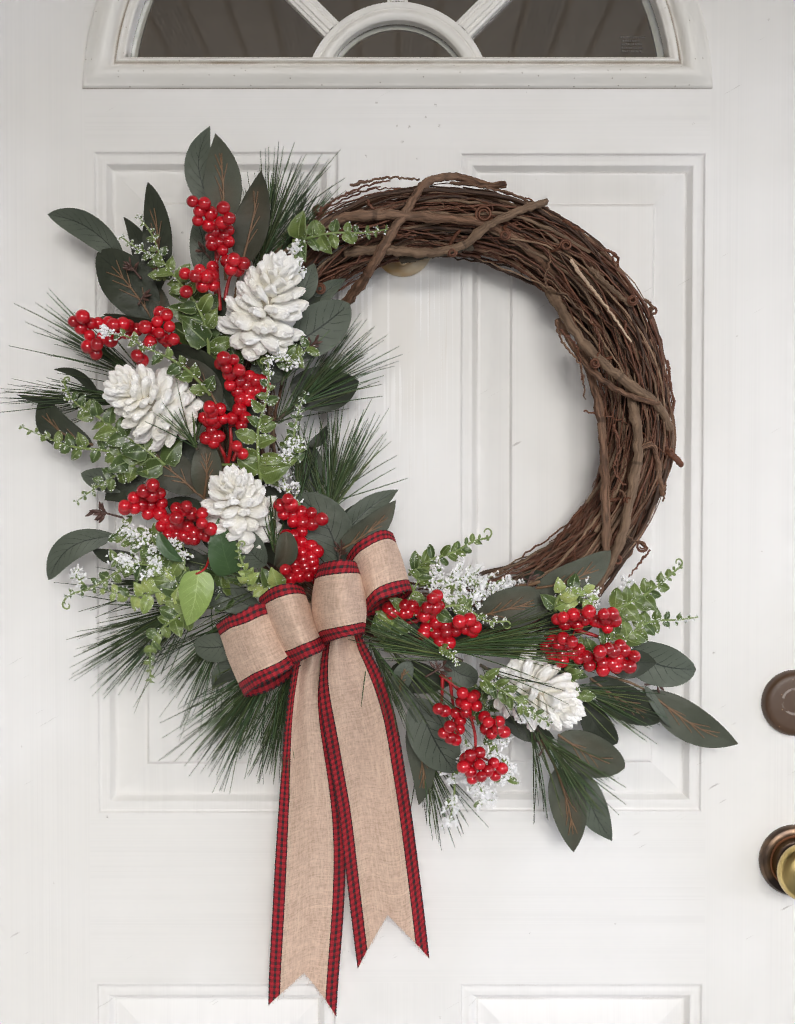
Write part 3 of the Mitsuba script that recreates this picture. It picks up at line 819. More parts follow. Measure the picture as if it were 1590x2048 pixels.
leaf(e, 462, 1148, .124, 437, 1038, .142, 72, 'leaf_green', curve=-.02, fold=.12, a=.42, b=.78)
e = spray('grey leaf with a folded tip between cone and berries')
leaf(e, 532, 1130, .118, 482, 1052, .132, 66, V, curve=-.10, fold=.14, b=.55, a=.7)
leaf(e, 552, 1132, .126, 572, 1064, .138, 48, U, curve=.12, fold=.45, roll=-.4, a=.6, b=.4)
e = spray('large blue grey leaf behind the berries above the bow')
leaf(e, 678, 1140, .096, 592, 990, .092, 100, V, curve=.14, fold=.06, a=.62, b=.60)
e = spray('two pointed leaves reaching right above the bow')
leaf(e, 680, 1082, .094, 797, 979, .084, 54, V, curve=-.07, fold=.16)
leaf(e, 676, 1102, .102, 792, 1000, .094, 62, U, curve=.07, fold=.16, rib=True, roll=-.2)
leaf(e, 672, 1060, .078, 736, 1000, .070, 34, K)
e = spray('grey veined leaf left of the bow')
leaf(e, 520, 1222, .100, 392, 1186, .104, 62, V, curve=.08, fold=.12, a=.6, b=.5)
e = spray('teal grey leaf under the left bow loop')
leaf(e, 492, 1276, .078, 388, 1292, .070, 64, V, curve=-.08, b=.4)
leaf(e, 500, 1320, .064, 424, 1378, .056, 50, V, curve=.12)
leaf(e, 500, 1345, .07, 424, 1372, .068, 18, K, curve=.1)
ivy = thing('heart_leaf', 'bright yellow green heart shaped leaf hanging left of the bow', 'leaf')
leaf(ivy, 397, 1140, .138, 373, 1253, .126, 74, 'leaf_bright', curve=-.05, fold=.12, a=.36, b=.80, name='blade')
stalk(ivy, [(420, 1110, .118), (413, 1132, .134), (404, 1142, .141), (392, 1148, .141)], .0014, 'berry_stem', 'petiole')
e = spray('small slim dark leaf above the inner needle fan')
leaf(e, 616, 892, .066, 653, 850, .056, 24, K, curve=.16)
e = spray('grey leaf standing behind the inner needle fan')
leaf(e, 628, 985, .062, 626, 888, .052, 62, V, curve=-.05)
e = spray('narrow green leaf hanging over the lower left berries')
leaf(e, 318, 1066, .132, 366, 1124, .128, 30, 'leaf_green', curve=.10, fold=.3)
# right-hand side
e = spray('oval leaf with golden rib lying across the lower end of the bare vines')
leaf(e, 1072, 1176, .100, 1222, 1102, .104, 74, U, curve=.10, rib=True, fold=.06, b=.66)
stalk(e, [(1034, 1172, .085), (1056, 1170, .097), (1080, 1163, .102)], .0026)
leaf(e, 1092, 1150, .075, 1030, 1170, .070, 26, K, curve=.1)
e = spray('broad leaf with thin rib between two berry bunches right of the bow')
leaf(e, 950, 1236, .094, 1108, 1200, .100, 88, U, curve=-.03, rib=True, fold=.06, b=.55)
leaf(e, 1010, 1182, .08, 1064, 1192, .08, 30, V)
e = spray('wide veined leaf beyond the far right berries')
leaf(e, 1240, 1292, .072, 1394, 1340, .062, 92, V, curve=.07, fold=.10, b=.58, a=.62)
leaf(e, 1222, 1340, .084, 1314, 1326, .078, 62, K, curve=-.08)
e = spray('long pointed leaves reaching furthest right with bold rib')
leaf(e, 1300, 1386, .066, 1479, 1490, .050, 80, U, curve=.05, rib=True, fold=.10)
leaf(e, 1276, 1388, .050, 1392, 1478, .038, 66, V, curve=-.10, b=.6)
leaf(e, 1290, 1372, .078, 1344, 1457, .074, 24, V, curve=.03, roll=.6)
stalk(e, [(1200, 1350, .08), (1262, 1366, .078), (1302, 1388, .068)], .0016)
e = spray('dark ribbed leaf right of the lower pine cone')
leaf(e, 1180, 1356, .084, 1328, 1440, .072, 76, K, curve=.04, rib=True, b=.6)
leaf(e, 1170, 1400, .066, 1236, 1488, .056, 62, K, curve=.10, b=.6)
e = spray('broad dark leaf with orange rib below the lower pine cone')
leaf(e, 1116, 1470, .072, 1251, 1538, .060, 90, U, curve=.03, rib=True, b=.60)
leaf(e, 1010, 1440, .070, 1110, 1478, .064, 50, K)
e = spray('two leaves hanging lowest at the right')
leaf(e, 1158, 1540, .050, 1225, 1684, .040, 66, V, curve=.05, fold=.12)
leaf(e, 1112, 1536, .064, 1148, 1707, .050, 76, U, curve=-.04, rib=True, fold=.08)
stalk(e, [(1082, 1480, .075), (1096, 1506, .07), (1112, 1538, .065)], .0016)
e = spray('large veined leaf hanging right of the right bow tail')
leaf(e, 832, 1396, .092, 912, 1548, .076, 100, V, curve=.03, fold=.10, b=.66)
e = spray('slim leaf hanging close along the right bow tail')
leaf(e, 818, 1452, .066, 838, 1613, .050, 54, U, curve=-.10, rib=True)
e = spray('small curled leaf beside the right bow tail')
leaf(e, 800, 1385, .098, 822, 1324, .106, 44, V, curve=-.10, rib=True, b=.5)
leaf(e, 798, 1368, .096, 832, 1414, .098, 26, V, roll=.4)
e = spray('rounded veined leaf under the right needles')
leaf(e, 892, 1322, .090, 957, 1356, .092, 54, V, curve=.12, b=.42)

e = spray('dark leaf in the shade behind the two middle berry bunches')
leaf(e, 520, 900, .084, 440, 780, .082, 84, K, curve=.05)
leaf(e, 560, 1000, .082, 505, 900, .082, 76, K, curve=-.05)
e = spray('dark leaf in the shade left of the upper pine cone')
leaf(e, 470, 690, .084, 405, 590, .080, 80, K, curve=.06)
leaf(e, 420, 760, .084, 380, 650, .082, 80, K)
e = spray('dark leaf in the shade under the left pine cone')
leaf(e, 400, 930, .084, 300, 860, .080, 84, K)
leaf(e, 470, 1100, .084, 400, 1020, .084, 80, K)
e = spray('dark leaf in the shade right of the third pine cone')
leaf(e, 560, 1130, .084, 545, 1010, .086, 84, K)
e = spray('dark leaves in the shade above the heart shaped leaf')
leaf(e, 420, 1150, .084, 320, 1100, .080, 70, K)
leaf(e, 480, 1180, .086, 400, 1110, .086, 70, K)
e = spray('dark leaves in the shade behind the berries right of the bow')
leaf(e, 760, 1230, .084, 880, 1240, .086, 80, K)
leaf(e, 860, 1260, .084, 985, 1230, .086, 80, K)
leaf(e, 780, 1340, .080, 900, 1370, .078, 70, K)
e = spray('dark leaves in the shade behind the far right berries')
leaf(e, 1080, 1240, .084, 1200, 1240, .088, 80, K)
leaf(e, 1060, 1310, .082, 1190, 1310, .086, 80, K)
# ------------------------------------------------------------------ pine needle tufts
nr = np.random.default_rng(9)


def pine(label, o, tipc, depth, n, L, spread, stem=.35, curve=.05, light=.5, dz=.025, fan=None, group=None, rad=.00060):
    """A twig from pixel o towards pixel tipc with n needles of length L px leaning off it; fan = (from, to) degrees spreads them evenly instead."""
    k = thing('pine_sprig', label, 'pine sprig', group or 'pine needle tufts on the wreath')
    d0, d1 = depth
    o3, t3 = P(*o, d0), P(*tipc, d1)
    ax = (t3 - o3) / np.linalg.norm(t3 - o3)
    tw = o3 + (t3 - o3) * stem
    part(k, 'twig', ply3(tube(smooth_path([o3, (o3 + tw) / 2 + [0, 0, .001], tw], 10), np.linspace(.0016, .0008, 10), 6), 'twig_dark'))
    parts, cols = [], []
    N = np.array([0, -1.0, 0])
    side = np.cross(ax, N); side /= np.linalg.norm(side)
    for i in range(int(n * .56)):
        u = nr.uniform(0, 1)
        p0 = o3 + (tw - o3) * u + nr.normal(0, .0011, 3)
        if fan:
            g = math.radians(nr.uniform(*fan) + nr.normal(0, 2.5))
            d = np.array([math.cos(g), 0, math.sin(g)])
        else:
            g = nr.normal(0, math.radians(spread)) * (1.15 - .3 * u)
            d = ax * math.cos(g) + side * math.sin(g)
        d = d + N * nr.normal((d1 - d0) * 1.2, .13)
        d /= np.linalg.norm(d)
        ln = nr.uniform(*L) * S((d0 + d1) / 2)
        bendv = nr.normal(0, curve, 3) * ln + np.array([0, 0, -.025 * ln])
        t = np.linspace(0, 1, 6)[:, None]
        p = p0 + d * ln * t + bendv * t ** 2
        p[:, 1] = np.minimum(p[:, 1], -.006)
        m = tube(p, rad * nr.uniform(.8, 1.15) * np.array([1, 1, 1, .95, .85, .5]), 3)
        parts.append(m)
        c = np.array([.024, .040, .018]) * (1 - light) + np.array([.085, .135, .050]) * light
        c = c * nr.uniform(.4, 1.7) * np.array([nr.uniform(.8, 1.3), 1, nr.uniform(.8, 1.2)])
        cols.append(np.repeat(c[None], len(m[0]), 0))
    part(k, 'needles', ply3(join(parts), 'needle', True, np.vstack(cols)), kind='stuff')
    return k


pine('pine needle tuft fanning up to the right at the top of the wreath', (508, 560), (580, 350), (.078, .06), 165, (130, 232), 17, stem=.42, light=.55)
pine('thin pine needle tuft fanning right beside the vines at top', (545, 540), (650, 385), (.07, .052), 80, (110, 190), 11, stem=.3, light=.5)
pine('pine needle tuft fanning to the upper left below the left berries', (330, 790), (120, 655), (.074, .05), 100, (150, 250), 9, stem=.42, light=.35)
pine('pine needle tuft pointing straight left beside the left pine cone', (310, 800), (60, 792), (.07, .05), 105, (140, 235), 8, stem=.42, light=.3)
pine('pine needle tuft pointing up right over the wide dark leaf', (545, 850), (720, 700), (.094, .06), 120, (150, 240), 13, stem=.42, light=.6)
pine('few pine needles over the broad leaves right of the upper cone', (562, 770), (622, 640), (.098, .088), 22, (90, 170), 12, stem=.2, light=.8)
pine('large pine needle fan standing inside the ring above the bow', (650, 1048), (700, 850), (.086, .060), 190, (140, 225), 21, stem=.28, light=.6)
pine('pine needles poking up along the frosted sprig inside the ring', (590, 1040), (612, 870), (.088, .080), 46, (110, 185), 7, stem=.3, light=.6)
pine('short pine needles leaning over the left pine cone', (395, 900), (340, 800), (.135, .158), 34, (60, 130), 14, stem=.2, light=.75)
pine('short pine needles standing right of the left pine cone', (392, 880), (405, 790), (.112, .112), 40, (55, 105), 16, stem=.25, light=.6)
pine('short pine needles beside the third pine cone', (552, 1106), (535, 1000), (.132, .140), 36, (60, 115), 9, stem=.25, light=.6)
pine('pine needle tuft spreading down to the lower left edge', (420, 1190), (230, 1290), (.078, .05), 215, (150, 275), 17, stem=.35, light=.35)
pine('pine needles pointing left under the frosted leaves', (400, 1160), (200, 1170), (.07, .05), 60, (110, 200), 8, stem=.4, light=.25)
pine('pine needles hanging down left of the left bow loop', (470, 1220), (340, 1400), (.072, .05), 130, (120, 235), 15, stem=.3, light=.5)
pine('long pine needle tuft sweeping down left below the bow', (590, 1270), (420, 1500), (.082, .055), 250, (165, 275), 12, stem=.38, light=.6)
pine('pine needles hanging straight down behind the bow tails', (580, 1330), (530, 1540), (.070, .045), 120, (130, 225), 9, stem=.3, light=.55)
pine('pine needles bristling between bow and heart shaped leaf', (545, 1175), (450, 1130), (.118, .122), 46, (60, 160), 26, stem=.3, light=.65)
pine('dense pine needle tuft sweeping right between the berry bunches', (850, 1300), (1090, 1275), (.112, .118), 200, (150, 280), 8, stem=.45, light=.72)
pine('pine needle tuft fanning left toward the bow tails', (925, 1322), (750, 1268), (.116, .128), 110, (120, 200), 9, stem=.3, light=.85)
pine('loose pine needles pointing down right from the bow tail', (770, 1290), (900, 1420), (.100, .100), 48, (120, 230), 11, stem=.3, light=.7)
pine('pine needles hanging left of the lower cone', (740, 1285), (800, 1400), (.100, .105), 50, (110, 200), 12, stem=.3, light=.4)
pine('pine needle tuft pointing right over the ribbed leaves', (1120, 1370), (1290, 1420), (.098, .085), 85, (110, 205), 13, stem=.3, light=.55)
pine('pine needle tuft hanging down right below the lower cone', (1072, 1456), (1180, 1590), (.092, .070), 92, (110, 200), 12, stem=.35, light=.65)
pine('long thin pine needles crossing the lower pine cone', (960, 1330), (1120, 1430), (.150, .160), 22, (90, 190), 16, stem=.3, light=.3)
pine('sparse pine needles hanging straight down at the lower right', (1064, 1452), (1092, 1600), (.08, .065), 20, (120, 205), 8, stem=.2, light=.4)
pine('pine needles hanging down beside the right bow tail', (840, 1480), (895, 1640), (.066, .045), 70, (120, 215), 11, stem=.25, light=.35)
# ------------------------------------------------------------------ frosted ivy sprigs
fr = np.random.default_rng(31)


def leaflet_mesh(kind):
    n, m = 12, 9
    t = np.linspace(0, 1, n)
    a, b = ((.34, .86), (.42, .70), (.5, .62), (.30, 1.0))[kind]
    tm = a / (a + b)
    prof = t ** a * (1 - t) ** b / (tm ** a * (1 - tm) ** b)
    w = (.40, .36, .27, .42)[kind] * np.maximum(prof, .02) * (1 + .05 * np.sin(t * 26))
    s = np.linspace(-1, 1, m)
    x = t[:, None] - .10 * (1 - t[:, None]) ** 6 * np.abs(s)        # ears of the heart shaped base
    y = w[:, None] * s
    z = .38 * w[:, None] * np.abs(s) ** 1.3 * (1 if kind % 2 == 0 else -.7) + (.10 * np.sin(np.pi * t) - .16 * t ** 2)[:, None] + .035 * np.sin(9 * t[:, None] + kind) * s
    return sheet(np.stack([np.broadcast_to(x, y.shape), y, z], -1), .035)


LM = {(k, m): ply3(leaflet_mesh(k), m) for k in range(4) for m in ('fern_mid', 'fern_deep', 'fern_pale')}
GRAINS = []
for i in range(10):
    g = trimesh.creation.icosphere(subdivisions=0)
    GRAINS.append((np.array(g.vertices) * np.random.default_rng(i).uniform(.55, 1.25, (12, 1)) * np.random.default_rng(50 + i).uniform(.6, 1.3, (1, 3)), np.array(g.faces)))


def grains(points, size):
    out = []
    for i, p in enumerate(points):
        v, f = GRAINS[i % 10]
        out.append((v * fr.uniform(*size) + p, f, None))
    return out


def aim(p, x, nrm, L):
    x = x / np.linalg.norm(x)
    z = nrm - x * (nrm @ x); z /= np.linalg.norm(z)
    y = np.cross(z, x)
    M = np.eye(4); M[:3, 0], M[:3, 1], M[:3, 2], M[:3, 3] = x * L, y * L, z * L, p
    return M


def ivy_sprig(label, path, big=38, small=8, pairs=9, m='fern_mid', frost=60, curl=0, start=.06, ang=58, kinds=(0, 1, 3), tipfrost=.5, width=1.0, group=None, hairy=0):
    k = thing('frosted_ivy_sprig', label, 'ivy sprig', group or 'frosted ivy sprigs on the wreath')
    p3 = smooth_path([P(*q) for q in path], 60)
    dm = np.mean([q[2] for q in path]); s = S(dm)
    if curl:
        tdir = p3[-1] - p3[-4]; tdir /= np.linalg.norm(tdir)
        N = np.array([0, -1.0, 0]); B = np.cross(N, tdir) * np.sign(curl)
        B /= np.linalg.norm(B)
        a = np.linspace(0, 4.6, 26); r = abs(curl) * s
        spiral = p3[-1] + tdir * (r * np.sin(a) * np.linspace(1, .6, 26))[:, None] + B * (r * (1 - np.cos(a) * np.linspace(1, .55, 26)))[:, None]
        full = np.vstack([p3, spiral[1:]])
    else:
        full = p3
    nr_ = len(full)
    part(k, 'stem', ply3(tube(full, np.linspace(.0017, .0006, nr_) * width, 7), 'fern_stem'))
    t3, A, B = frames(p3)
    N = np.array([0, -1.0, 0])
    pts = []
    for i in range(pairs):
        u = start + (1 - start) * (i / max(pairs - 1, 1)) ** .9 * .985
        for sgn in (-1, 1):
            uu = min(.995, max(0, u + fr.normal(0, .012) + .018 * sgn))
            j = int(uu * 59)
            L = (1.16 * big + (small - 1.16 * big) * uu ** .85) * s * fr.uniform(.80, 1.2)
            side = np.cross(N, t3[j]) * sgn
            g = math.radians(ang + fr.normal(0, 11))
            x = t3[j] * math.cos(g) + side * math.sin(g) + N * fr.normal(.12, .22)
            nrm = N + side * fr.normal(.1, .38) + np.array([0, 0, 1]) * fr.normal(.15, .35)
            base = p3[j] + x / np.linalg.norm(x) * L * .12
            M = aim(base, x, nrm, L)
            mm = m if fr.random() < .68 else ('fern_deep' if m != 'fern_deep' else 'fern_mid')
            kd = kinds[int(fr.integers(len(kinds)))] if L > 14 * s else 2
            part(k, 'leaflet', placed(LM[(kd, mm)], M))
            if frost:
                c = int(.30 * frost / pairs / 2 * (1 + tipfrost * 2 * uu) * fr.uniform(.3, 1.8))
                q = fr.uniform(0, 1, (c, 2))
                edge = fr.random(c) < .78
                w = .36 * np.sin(np.pi * np.clip(q[:, 0], .05, 1) ** .7)
                yy = np.where(edge, np.sign(q[:, 1] - .5) * w, (q[:, 1] - .5) * 1.6 * w)
                loc = np.stack([q[:, 0], yy, .30 * np.abs(yy) + .04 + .1 * np.sin(np.pi * q[:, 0]) - .16 * q[:, 0] ** 2], 1)
                pts.append(loc @ M[:3, :3].T + M[:3, 3])
    if frost:
        c = int(frost * .5)
        j = (fr.beta(2.2, 1.3, c) * 59).astype(int)
        pts.append(p3[j] + fr.normal(0, .0016, (c, 3)))
        pts = np.vstack(pts)
        part(k, 'frost', ply3(join(grains(pts, (.00036, .00090))), 'snow', False), kind='stuff')
    return k


def snow_sprig(label, path, twigs=26, reach=34, dens=30, size=(.0006, .0017), leaves=10, m='fern_mid', group=None, spread=1.0):
    """A twig thickly flocked with snow, little branchlets all crusted white."""
    k = thing('snowy_sprig', label, 'snowy sprig', group or 'snow crusted sprigs on the wreath')
    p3 = smooth_path([P(*q) for q in path], 40)
    s = S(np.mean([q[2] for q in path]))
    part(k, 'stem', ply3(tube(p3, np.linspace(.0014, .0006, 40), 6), 'fern_stem'))
    pts, br = [], []
    t3, A, B = frames(p3)
    N = np.array([0, -1.0, 0])
    for i in range(twigs):
        j = int(fr.uniform(2, 39))
        sgn = 1 if i % 2 else -1
        x = t3[j] * fr.uniform(.3, 1.0) + np.cross(N, t3[j]) * sgn * fr.uniform(.5, 1.1) * spread + N * fr.normal(.15, .35)
        x /= np.linalg.norm(x)
        L = reach * s * fr.uniform(.5, 1.15) * (1.1 - .5 * j / 39)
        q = p3[j] + np.linspace(0, 1, 7)[:, None] * x * L + np.cumsum(fr.normal(0, .0007, (7, 3)), 0)
        br.append(tube(q, np.linspace(.0007, .0004, 7), 4))
        for _ in range(int(dens * fr.uniform(.6, 1.4))):
            u = fr.uniform(.1, 1.0)
            c = q[min(6, int(u * 7))]
            pts.append(c + fr.normal(0, .0021 * (1.1 - .4 * u), 3))
        if i < leaves:
            nrm = N + fr.normal(0, .5, 3)
            part(k, 'leaflet', placed(LM[(int(fr.integers(3)), m)], aim(q[2], x + fr.normal(0, .3, 3), nrm, fr.uniform(15, 27) * s)))
    part(k, 'branchlets', ply3(join(br), 'fern_stem'), kind='stuff')
    part(k, 'frost', ply3(join(grains(np.array(pts), size)), 'snow', False), kind='stuff')
    return k


F, FD, FP = 'fern_mid', 'fern_deep', 'fern_pale'
ivy_sprig('long arching ivy sprig rising from the upper cone to a frosted tip', [(418, 712, .112), (410, 650, .122), (372, 580, .124), (326, 522, .116), (304, 470, .104), (274, 430, .094)], 50, 9, 10, F, 190, kinds=(0, 3, 1))
ivy_sprig('white frosted ivy tip crossing the dark upper left leaves', [(330, 560, .112), (300, 510, .104), (268, 492, .096), (243, 474, .092)], 22, 8, 6, F, 230)
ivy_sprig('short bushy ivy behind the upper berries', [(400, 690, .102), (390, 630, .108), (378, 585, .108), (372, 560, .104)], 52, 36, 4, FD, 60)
ivy_sprig('bright ivy sprig lying on the bare vines at the top', [(586, 482, .096), (625, 474, .104), (668, 466, .106), (720, 466, .104), (776, 458, .100)], 42, 8, 9, F, 110, ang=80, kinds=(0, 1))
ivy_sprig('ivy sprig reaching out furthest left with a frosted tip', [(285, 930, .100), (215, 902, .096), (160, 896, .088), (95, 876, .076), (40, 852, .066)], 40, 9, 9, F, 230)
ivy_sprig('ivy sprig trailing down left to a pale curl', [(310, 905, .104), (270, 928, .102), (222, 956, .092), (185, 980, .080), (152, 1004, .070)], 38, 8, 8, F, 190, curl=0)
ivy_sprig('thin ivy sprig rising left of the left pine cone with curled tip', [(246, 872, .104), (200, 836, .100), (160, 812, .090), (138, 790, .080), (128, 762, .072)], 38, 8, 8, F, 190, curl=-7)
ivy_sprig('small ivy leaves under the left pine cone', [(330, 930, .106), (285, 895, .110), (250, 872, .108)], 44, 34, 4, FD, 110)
ivy_sprig('tall white edged ivy sprig in the middle with curled tip', [(522, 962, .124), (516, 905, .134), (518, 850, .138), (532, 800, .136), (537, 755, .130), (536, 722, .122)], 48, 8, 9, F, 330, curl=9, ang=72, kinds=(0, 0, 1), tipfrost=.2)
ivy_sprig('faint frosted ivy sprig rising inside the ring', [(580, 930, .092), (588, 870, .094), (598, 820, .090), (612, 786, .084)], 24, 7, 8, FD, 170)
ivy_sprig('frosted ivy leaves under the upper pine cone', [(420, 690, .100), (480, 696, .108), (540, 706, .112), (600, 712, .112), (618, 690, .108)], 40, 22, 7, FD, 190)
ivy_sprig('ivy leaves over the top of the left pine cone', [(420, 790, .118), (372, 738, .140), (330, 712, .150), (282, 690, .150), (252, 672, .145), (205, 668, .150)], 36, 10, 8, F, 260)
ivy_sprig('long ivy sprig reaching to a hooked tip at the lower left', [(345, 1120, .106), (280, 1125, .106), (225, 1150, .098), (165, 1182, .082), (132, 1196, .074), (126, 1206, .072)], 36, 7, 9, F, 190, curl=9)
ivy_sprig('yellowish ivy sprig left of the heart shaped leaf', [(372, 1158, .112), (330, 1176, .114), (280, 1192, .106), (240, 1188, .098), (208, 1178, .090)], 46, 15, 7, FP, 110)
ivy_sprig('ivy sprig hanging down at the lower left with tiny tip leaves', [(380, 1215, .114), (345, 1240, .112), (312, 1272, .104), (300, 1320, .092), (302, 1366, .084)], 34, 8, 10, F, 90)
ivy_sprig('pale curled ivy tip in front of the green pointed leaf', [(498, 1168, .150), (490, 1140, .156), (480, 1112, .156), (476, 1090, .152)], 22, 7, 6, FP, 40, curl=-8)
ivy_sprig('pale ivy leaves left of the small front bow loop', [(560, 1180, .126), (530, 1172, .132), (502, 1160, .136)], 36, 20, 4, FP, 50)
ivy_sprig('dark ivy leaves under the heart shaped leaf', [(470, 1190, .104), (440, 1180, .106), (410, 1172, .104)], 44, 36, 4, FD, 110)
ivy_sprig('bushy ivy below the lower left berries', [(360, 1100, .108), (310, 1085, .112), (262, 1078, .106), (232, 1068, .098)], 40, 18, 7, F, 240)
ivy_sprig('green ivy leaves left of the heart shaped leaf', [(380, 1210, .108), (352, 1165, .116), (328, 1130, .114)], 46, 32, 5, F, 120)
snow_sprig('snow crusted sprig between lower left berries and ivy', [(382, 1110, .112), (330, 1092, .122), (282, 1070, .120), (250, 1052, .112)], 26, 30, 28)
snow_sprig('snow crusted sprig under the lower left ivy', [(345, 1130, .110), (300, 1130, .116), (262, 1126, .112), (228, 1120, .104)], 22, 26, 26)
snow_sprig('tiny snow tuft at the tip beside the lower left leaf', [(168, 1170, .082), (158, 1158, .08), (150, 1136, .078)], 7, 13, 18, leaves=0)
snow_sprig('snow tuft behind the top of the upper pine cone', [(600, 560, .106), (592, 522, .110), (586, 490, .108)], 12, 20, 28, leaves=2)
snow_sprig('snowy sprig behind the third pine cone', [(600, 1010, .100), (570, 972, .104), (566, 930, .104), (590, 885, .098)], 22, 34, 26, leaves=6)
snow_sprig('snow rim above the third pine cone', [(440, 930, .102), (480, 930, .108), (520, 940, .108)], 8, 20, 20, leaves=2, m='fern_deep')
snow_sprig('snow tuft under the upper pine cone', [(600, 726, .116), (560, 718, .122), (535, 712, .122)], 8, 16, 20, leaves=2)
snow_sprig('snow fleck on the left berries', [(222, 668, .160), (210, 664, .164), (200, 660, .164)], 6, 14, 18, leaves=0)
# right-hand side
ivy_sprig('curl tipped ivy sprig standing above the snowy branch right of the bow', [(818, 1150, .098), (862, 1120, .100), (912, 1102, .094), (950, 1082, .086), (976, 1076, .080)], 34, 9, 10, FD, 40, curl=11, ang=50, kinds=(2, 2, 1))
ivy_sprig('ivy leaves at the right edge of the bow', [(760, 1290, .112), (790, 1240, .118), (828, 1180, .110), (845, 1130, .098)], 44, 26, 6, F, 130)
ivy_sprig('white edged ivy leaves amid the berries right of the bow', [(850, 1250, .116), (888, 1215, .122), (930, 1215, .120), (968, 1240, .122), (1012, 1242, .124)], 34, 9, 7, F, 190, curl=-9)
snow_sprig('broad snow crusted branch right of the bow', [(838, 1172, .094), (890, 1160, .102), (940, 1160, .100), (990, 1172, .092), (1034, 1180, .084)], 56, 46, 30, leaves=7)
snow_sprig('second snow crusted twig under the broad snowy branch', [(868, 1210, .104), (910, 1192, .110), (955, 1196, .108)], 22, 34, 26, leaves=5)
ivy_sprig('pale green ivy leaves under the golden ribbed leaf', [(1110, 1222, .116), (1120, 1190, .122), (1150, 1176, .124), (1180, 1200, .118)], 38, 22, 5, FP, 130)
snow_sprig('snow tuft below the end of the bare vines', [(1190, 1215, .104), (1180, 1190, .108), (1172, 1168, .106)], 10, 20, 26, leaves=2)
snow_sprig('small snow tuft right of the bare vines', [(1240, 1200, .092), (1250, 1180, .092), (1256, 1160, .09)], 8, 18, 22, leaves=1)
ivy_sprig('ivy sprig rising to a curled tip at the far right', [(1215, 1225, .108), (1250, 1210, .106), (1298, 1184, .096), (1340, 1150, .086), (1362, 1132, .080)], 46, 8, 9, F, 110, curl=9)
ivy_sprig('ivy sprig reaching furthest right with beaded tip', [(1215, 1300, .104), (1258, 1270, .102), (1300, 1244, .092), (1350, 1240, .080), (1396, 1234, .072)], 40, 6, 9, F, 190, ang=65)
ivy_sprig('ivy leaves between the two far right berry bunches', [(1130, 1340, .100), (1180, 1310, .106), (1230, 1270, .106)], 40, 34, 5, FD, 130)
ivy_sprig('pair of dark ivy leaves above the lower pine cone', [(1130, 1350, .116), (1150, 1372, .122), (1160, 1390, .122)], 38, 30, 2, FD, 50)
ivy_sprig('snow edged fern sprig lying across the lower pine cone', [(960, 1352, .150), (1000, 1378, .160), (1050, 1414, .164), (1100, 1448, .158)], 36, 10, 9, F, 250, ang=50, kinds=(2, 1))
snow_sprig('snow crust along the edge of the lower pine cone', [(985, 1350, .13), (1020, 1400, .148), (1060, 1432, .15)], 24, 30, 26, leaves=2)
snow_sprig('thick snowy sprig behind the lower berries', [(930, 1400, .070), (985, 1470, .082), (1000, 1530, .078), (1010, 1560, .070)], 40, 44, 30, leaves=6)
snow_sprig('white snowy sprig hanging below the lower berries', [(930, 1480, .076), (955, 1560, .088), (970, 1600, .080)], 34, 36, 34, leaves=3)
snow_sprig('thin snowy sprig hanging lowest beside the needles', [(890, 1490, .066), (908, 1560, .064), (906, 1610, .058), (896, 1650, .052)], 24, 26, 24, leaves=5)
ivy_sprig('dark ivy leaves behind the lower berries', [(950, 1370, .098), (975, 1420, .098), (985, 1470, .092)], 40, 26, 4, FD, 110)
ivy_sprig('tiny white tipped ivy curl under the right needles', [(880, 1296, .124), (905, 1310, .134), (915, 1330, .136)], 14, 7, 5, F, 80)
# ------------------------------------------------------------------ sprigs of small brown seed pods
PODM = trimesh.creation.icosphere(subdivisions=2)
pv = np.array(PODM.vertices)
POD = ply3((np.stack([pv[:, 0] * .5 + .5, pv[:, 1] * .17 * (1 - .35 * pv[:, 0]), pv[:, 2] * .17 * (1 - .35 * pv[:, 0])], 1), np.array(PODM.faces), None), 'pod_brown')


def pods(label, x, y, d, ang, n, size=15, reach=30):
    k = thing('seed_pod_sprig', label, 'seed pods', 'brown seed pod sprigs on the wreath')
    g = math.radians(ang)
    ax = np.array([math.cos(g), 0, math.sin(g)])
    s = S(d)
    o = P(x, y, d)
    end = o + ax * reach * s
    br = [tube(smooth_path([o - ax * reach * s * .8, o, end], 10), np.linspace(.0011, .0007, 10), 6)]
    for i in range(n):
        u = fr.uniform(.1, 1)
        a = g + fr.normal(0, .75)
        x_ = np.array([math.cos(a), fr.normal(-.2, .4), math.sin(a)])
        b = o + (end - o) * u
        q = b + x_ / np.linalg.norm(x_) * 7 * s
        br.append(tube(np.array([b, (b + q) / 2, q]), .0006, 5))
        part(k, 'pod', placed(POD, aim(q, x_, np.array([0, -1.0, .1]), size * s * fr.uniform(.75, 1.2))))
    part(k, 'stem', ply3(join(br), 'pod_brown'))
    return k


pods('dark brown seed pods sticking out left of the lower left berries', 226, 1030, .088, 165, 14, 18, 36)
pods('brown seed pods on the dark upper left leaves', 272, 545, .098, 130, 9, 14, 20)
pods('brown seed pods low on the dark upper left leaves', 282, 600, .098, 60, 7, 13, 14)
pods('brown seed pods beside the veined leaf behind the top berries', 416, 512, .094, 130, 7, 13, 16)
pods('reddish seed pods right of the upper pine cone', 612, 700, .106, 40, 10, 15, 22)
pods('brown seed pods at the far right beyond the veined leaf', 1305, 1368, .070, 5, 8, 14, 20)
pods('brown seed pods below the lower pine cone', 1085, 1500, .080, 60, 8, 14, 16)
pods('pale brown seed pods left of the lower pine cone', 868, 1344, .108, 30, 9, 17, 24)
pods('brown seed pods above the bow', 680, 1112, .120, 80, 8, 13, 18)
pods('brown seed pods near the end of the bare vines', 1056, 1165, .102, 70, 6, 13, 14)
# ------------------------------------------------------------------ white flocked pine cones
cr = np.random.default_rng(12)


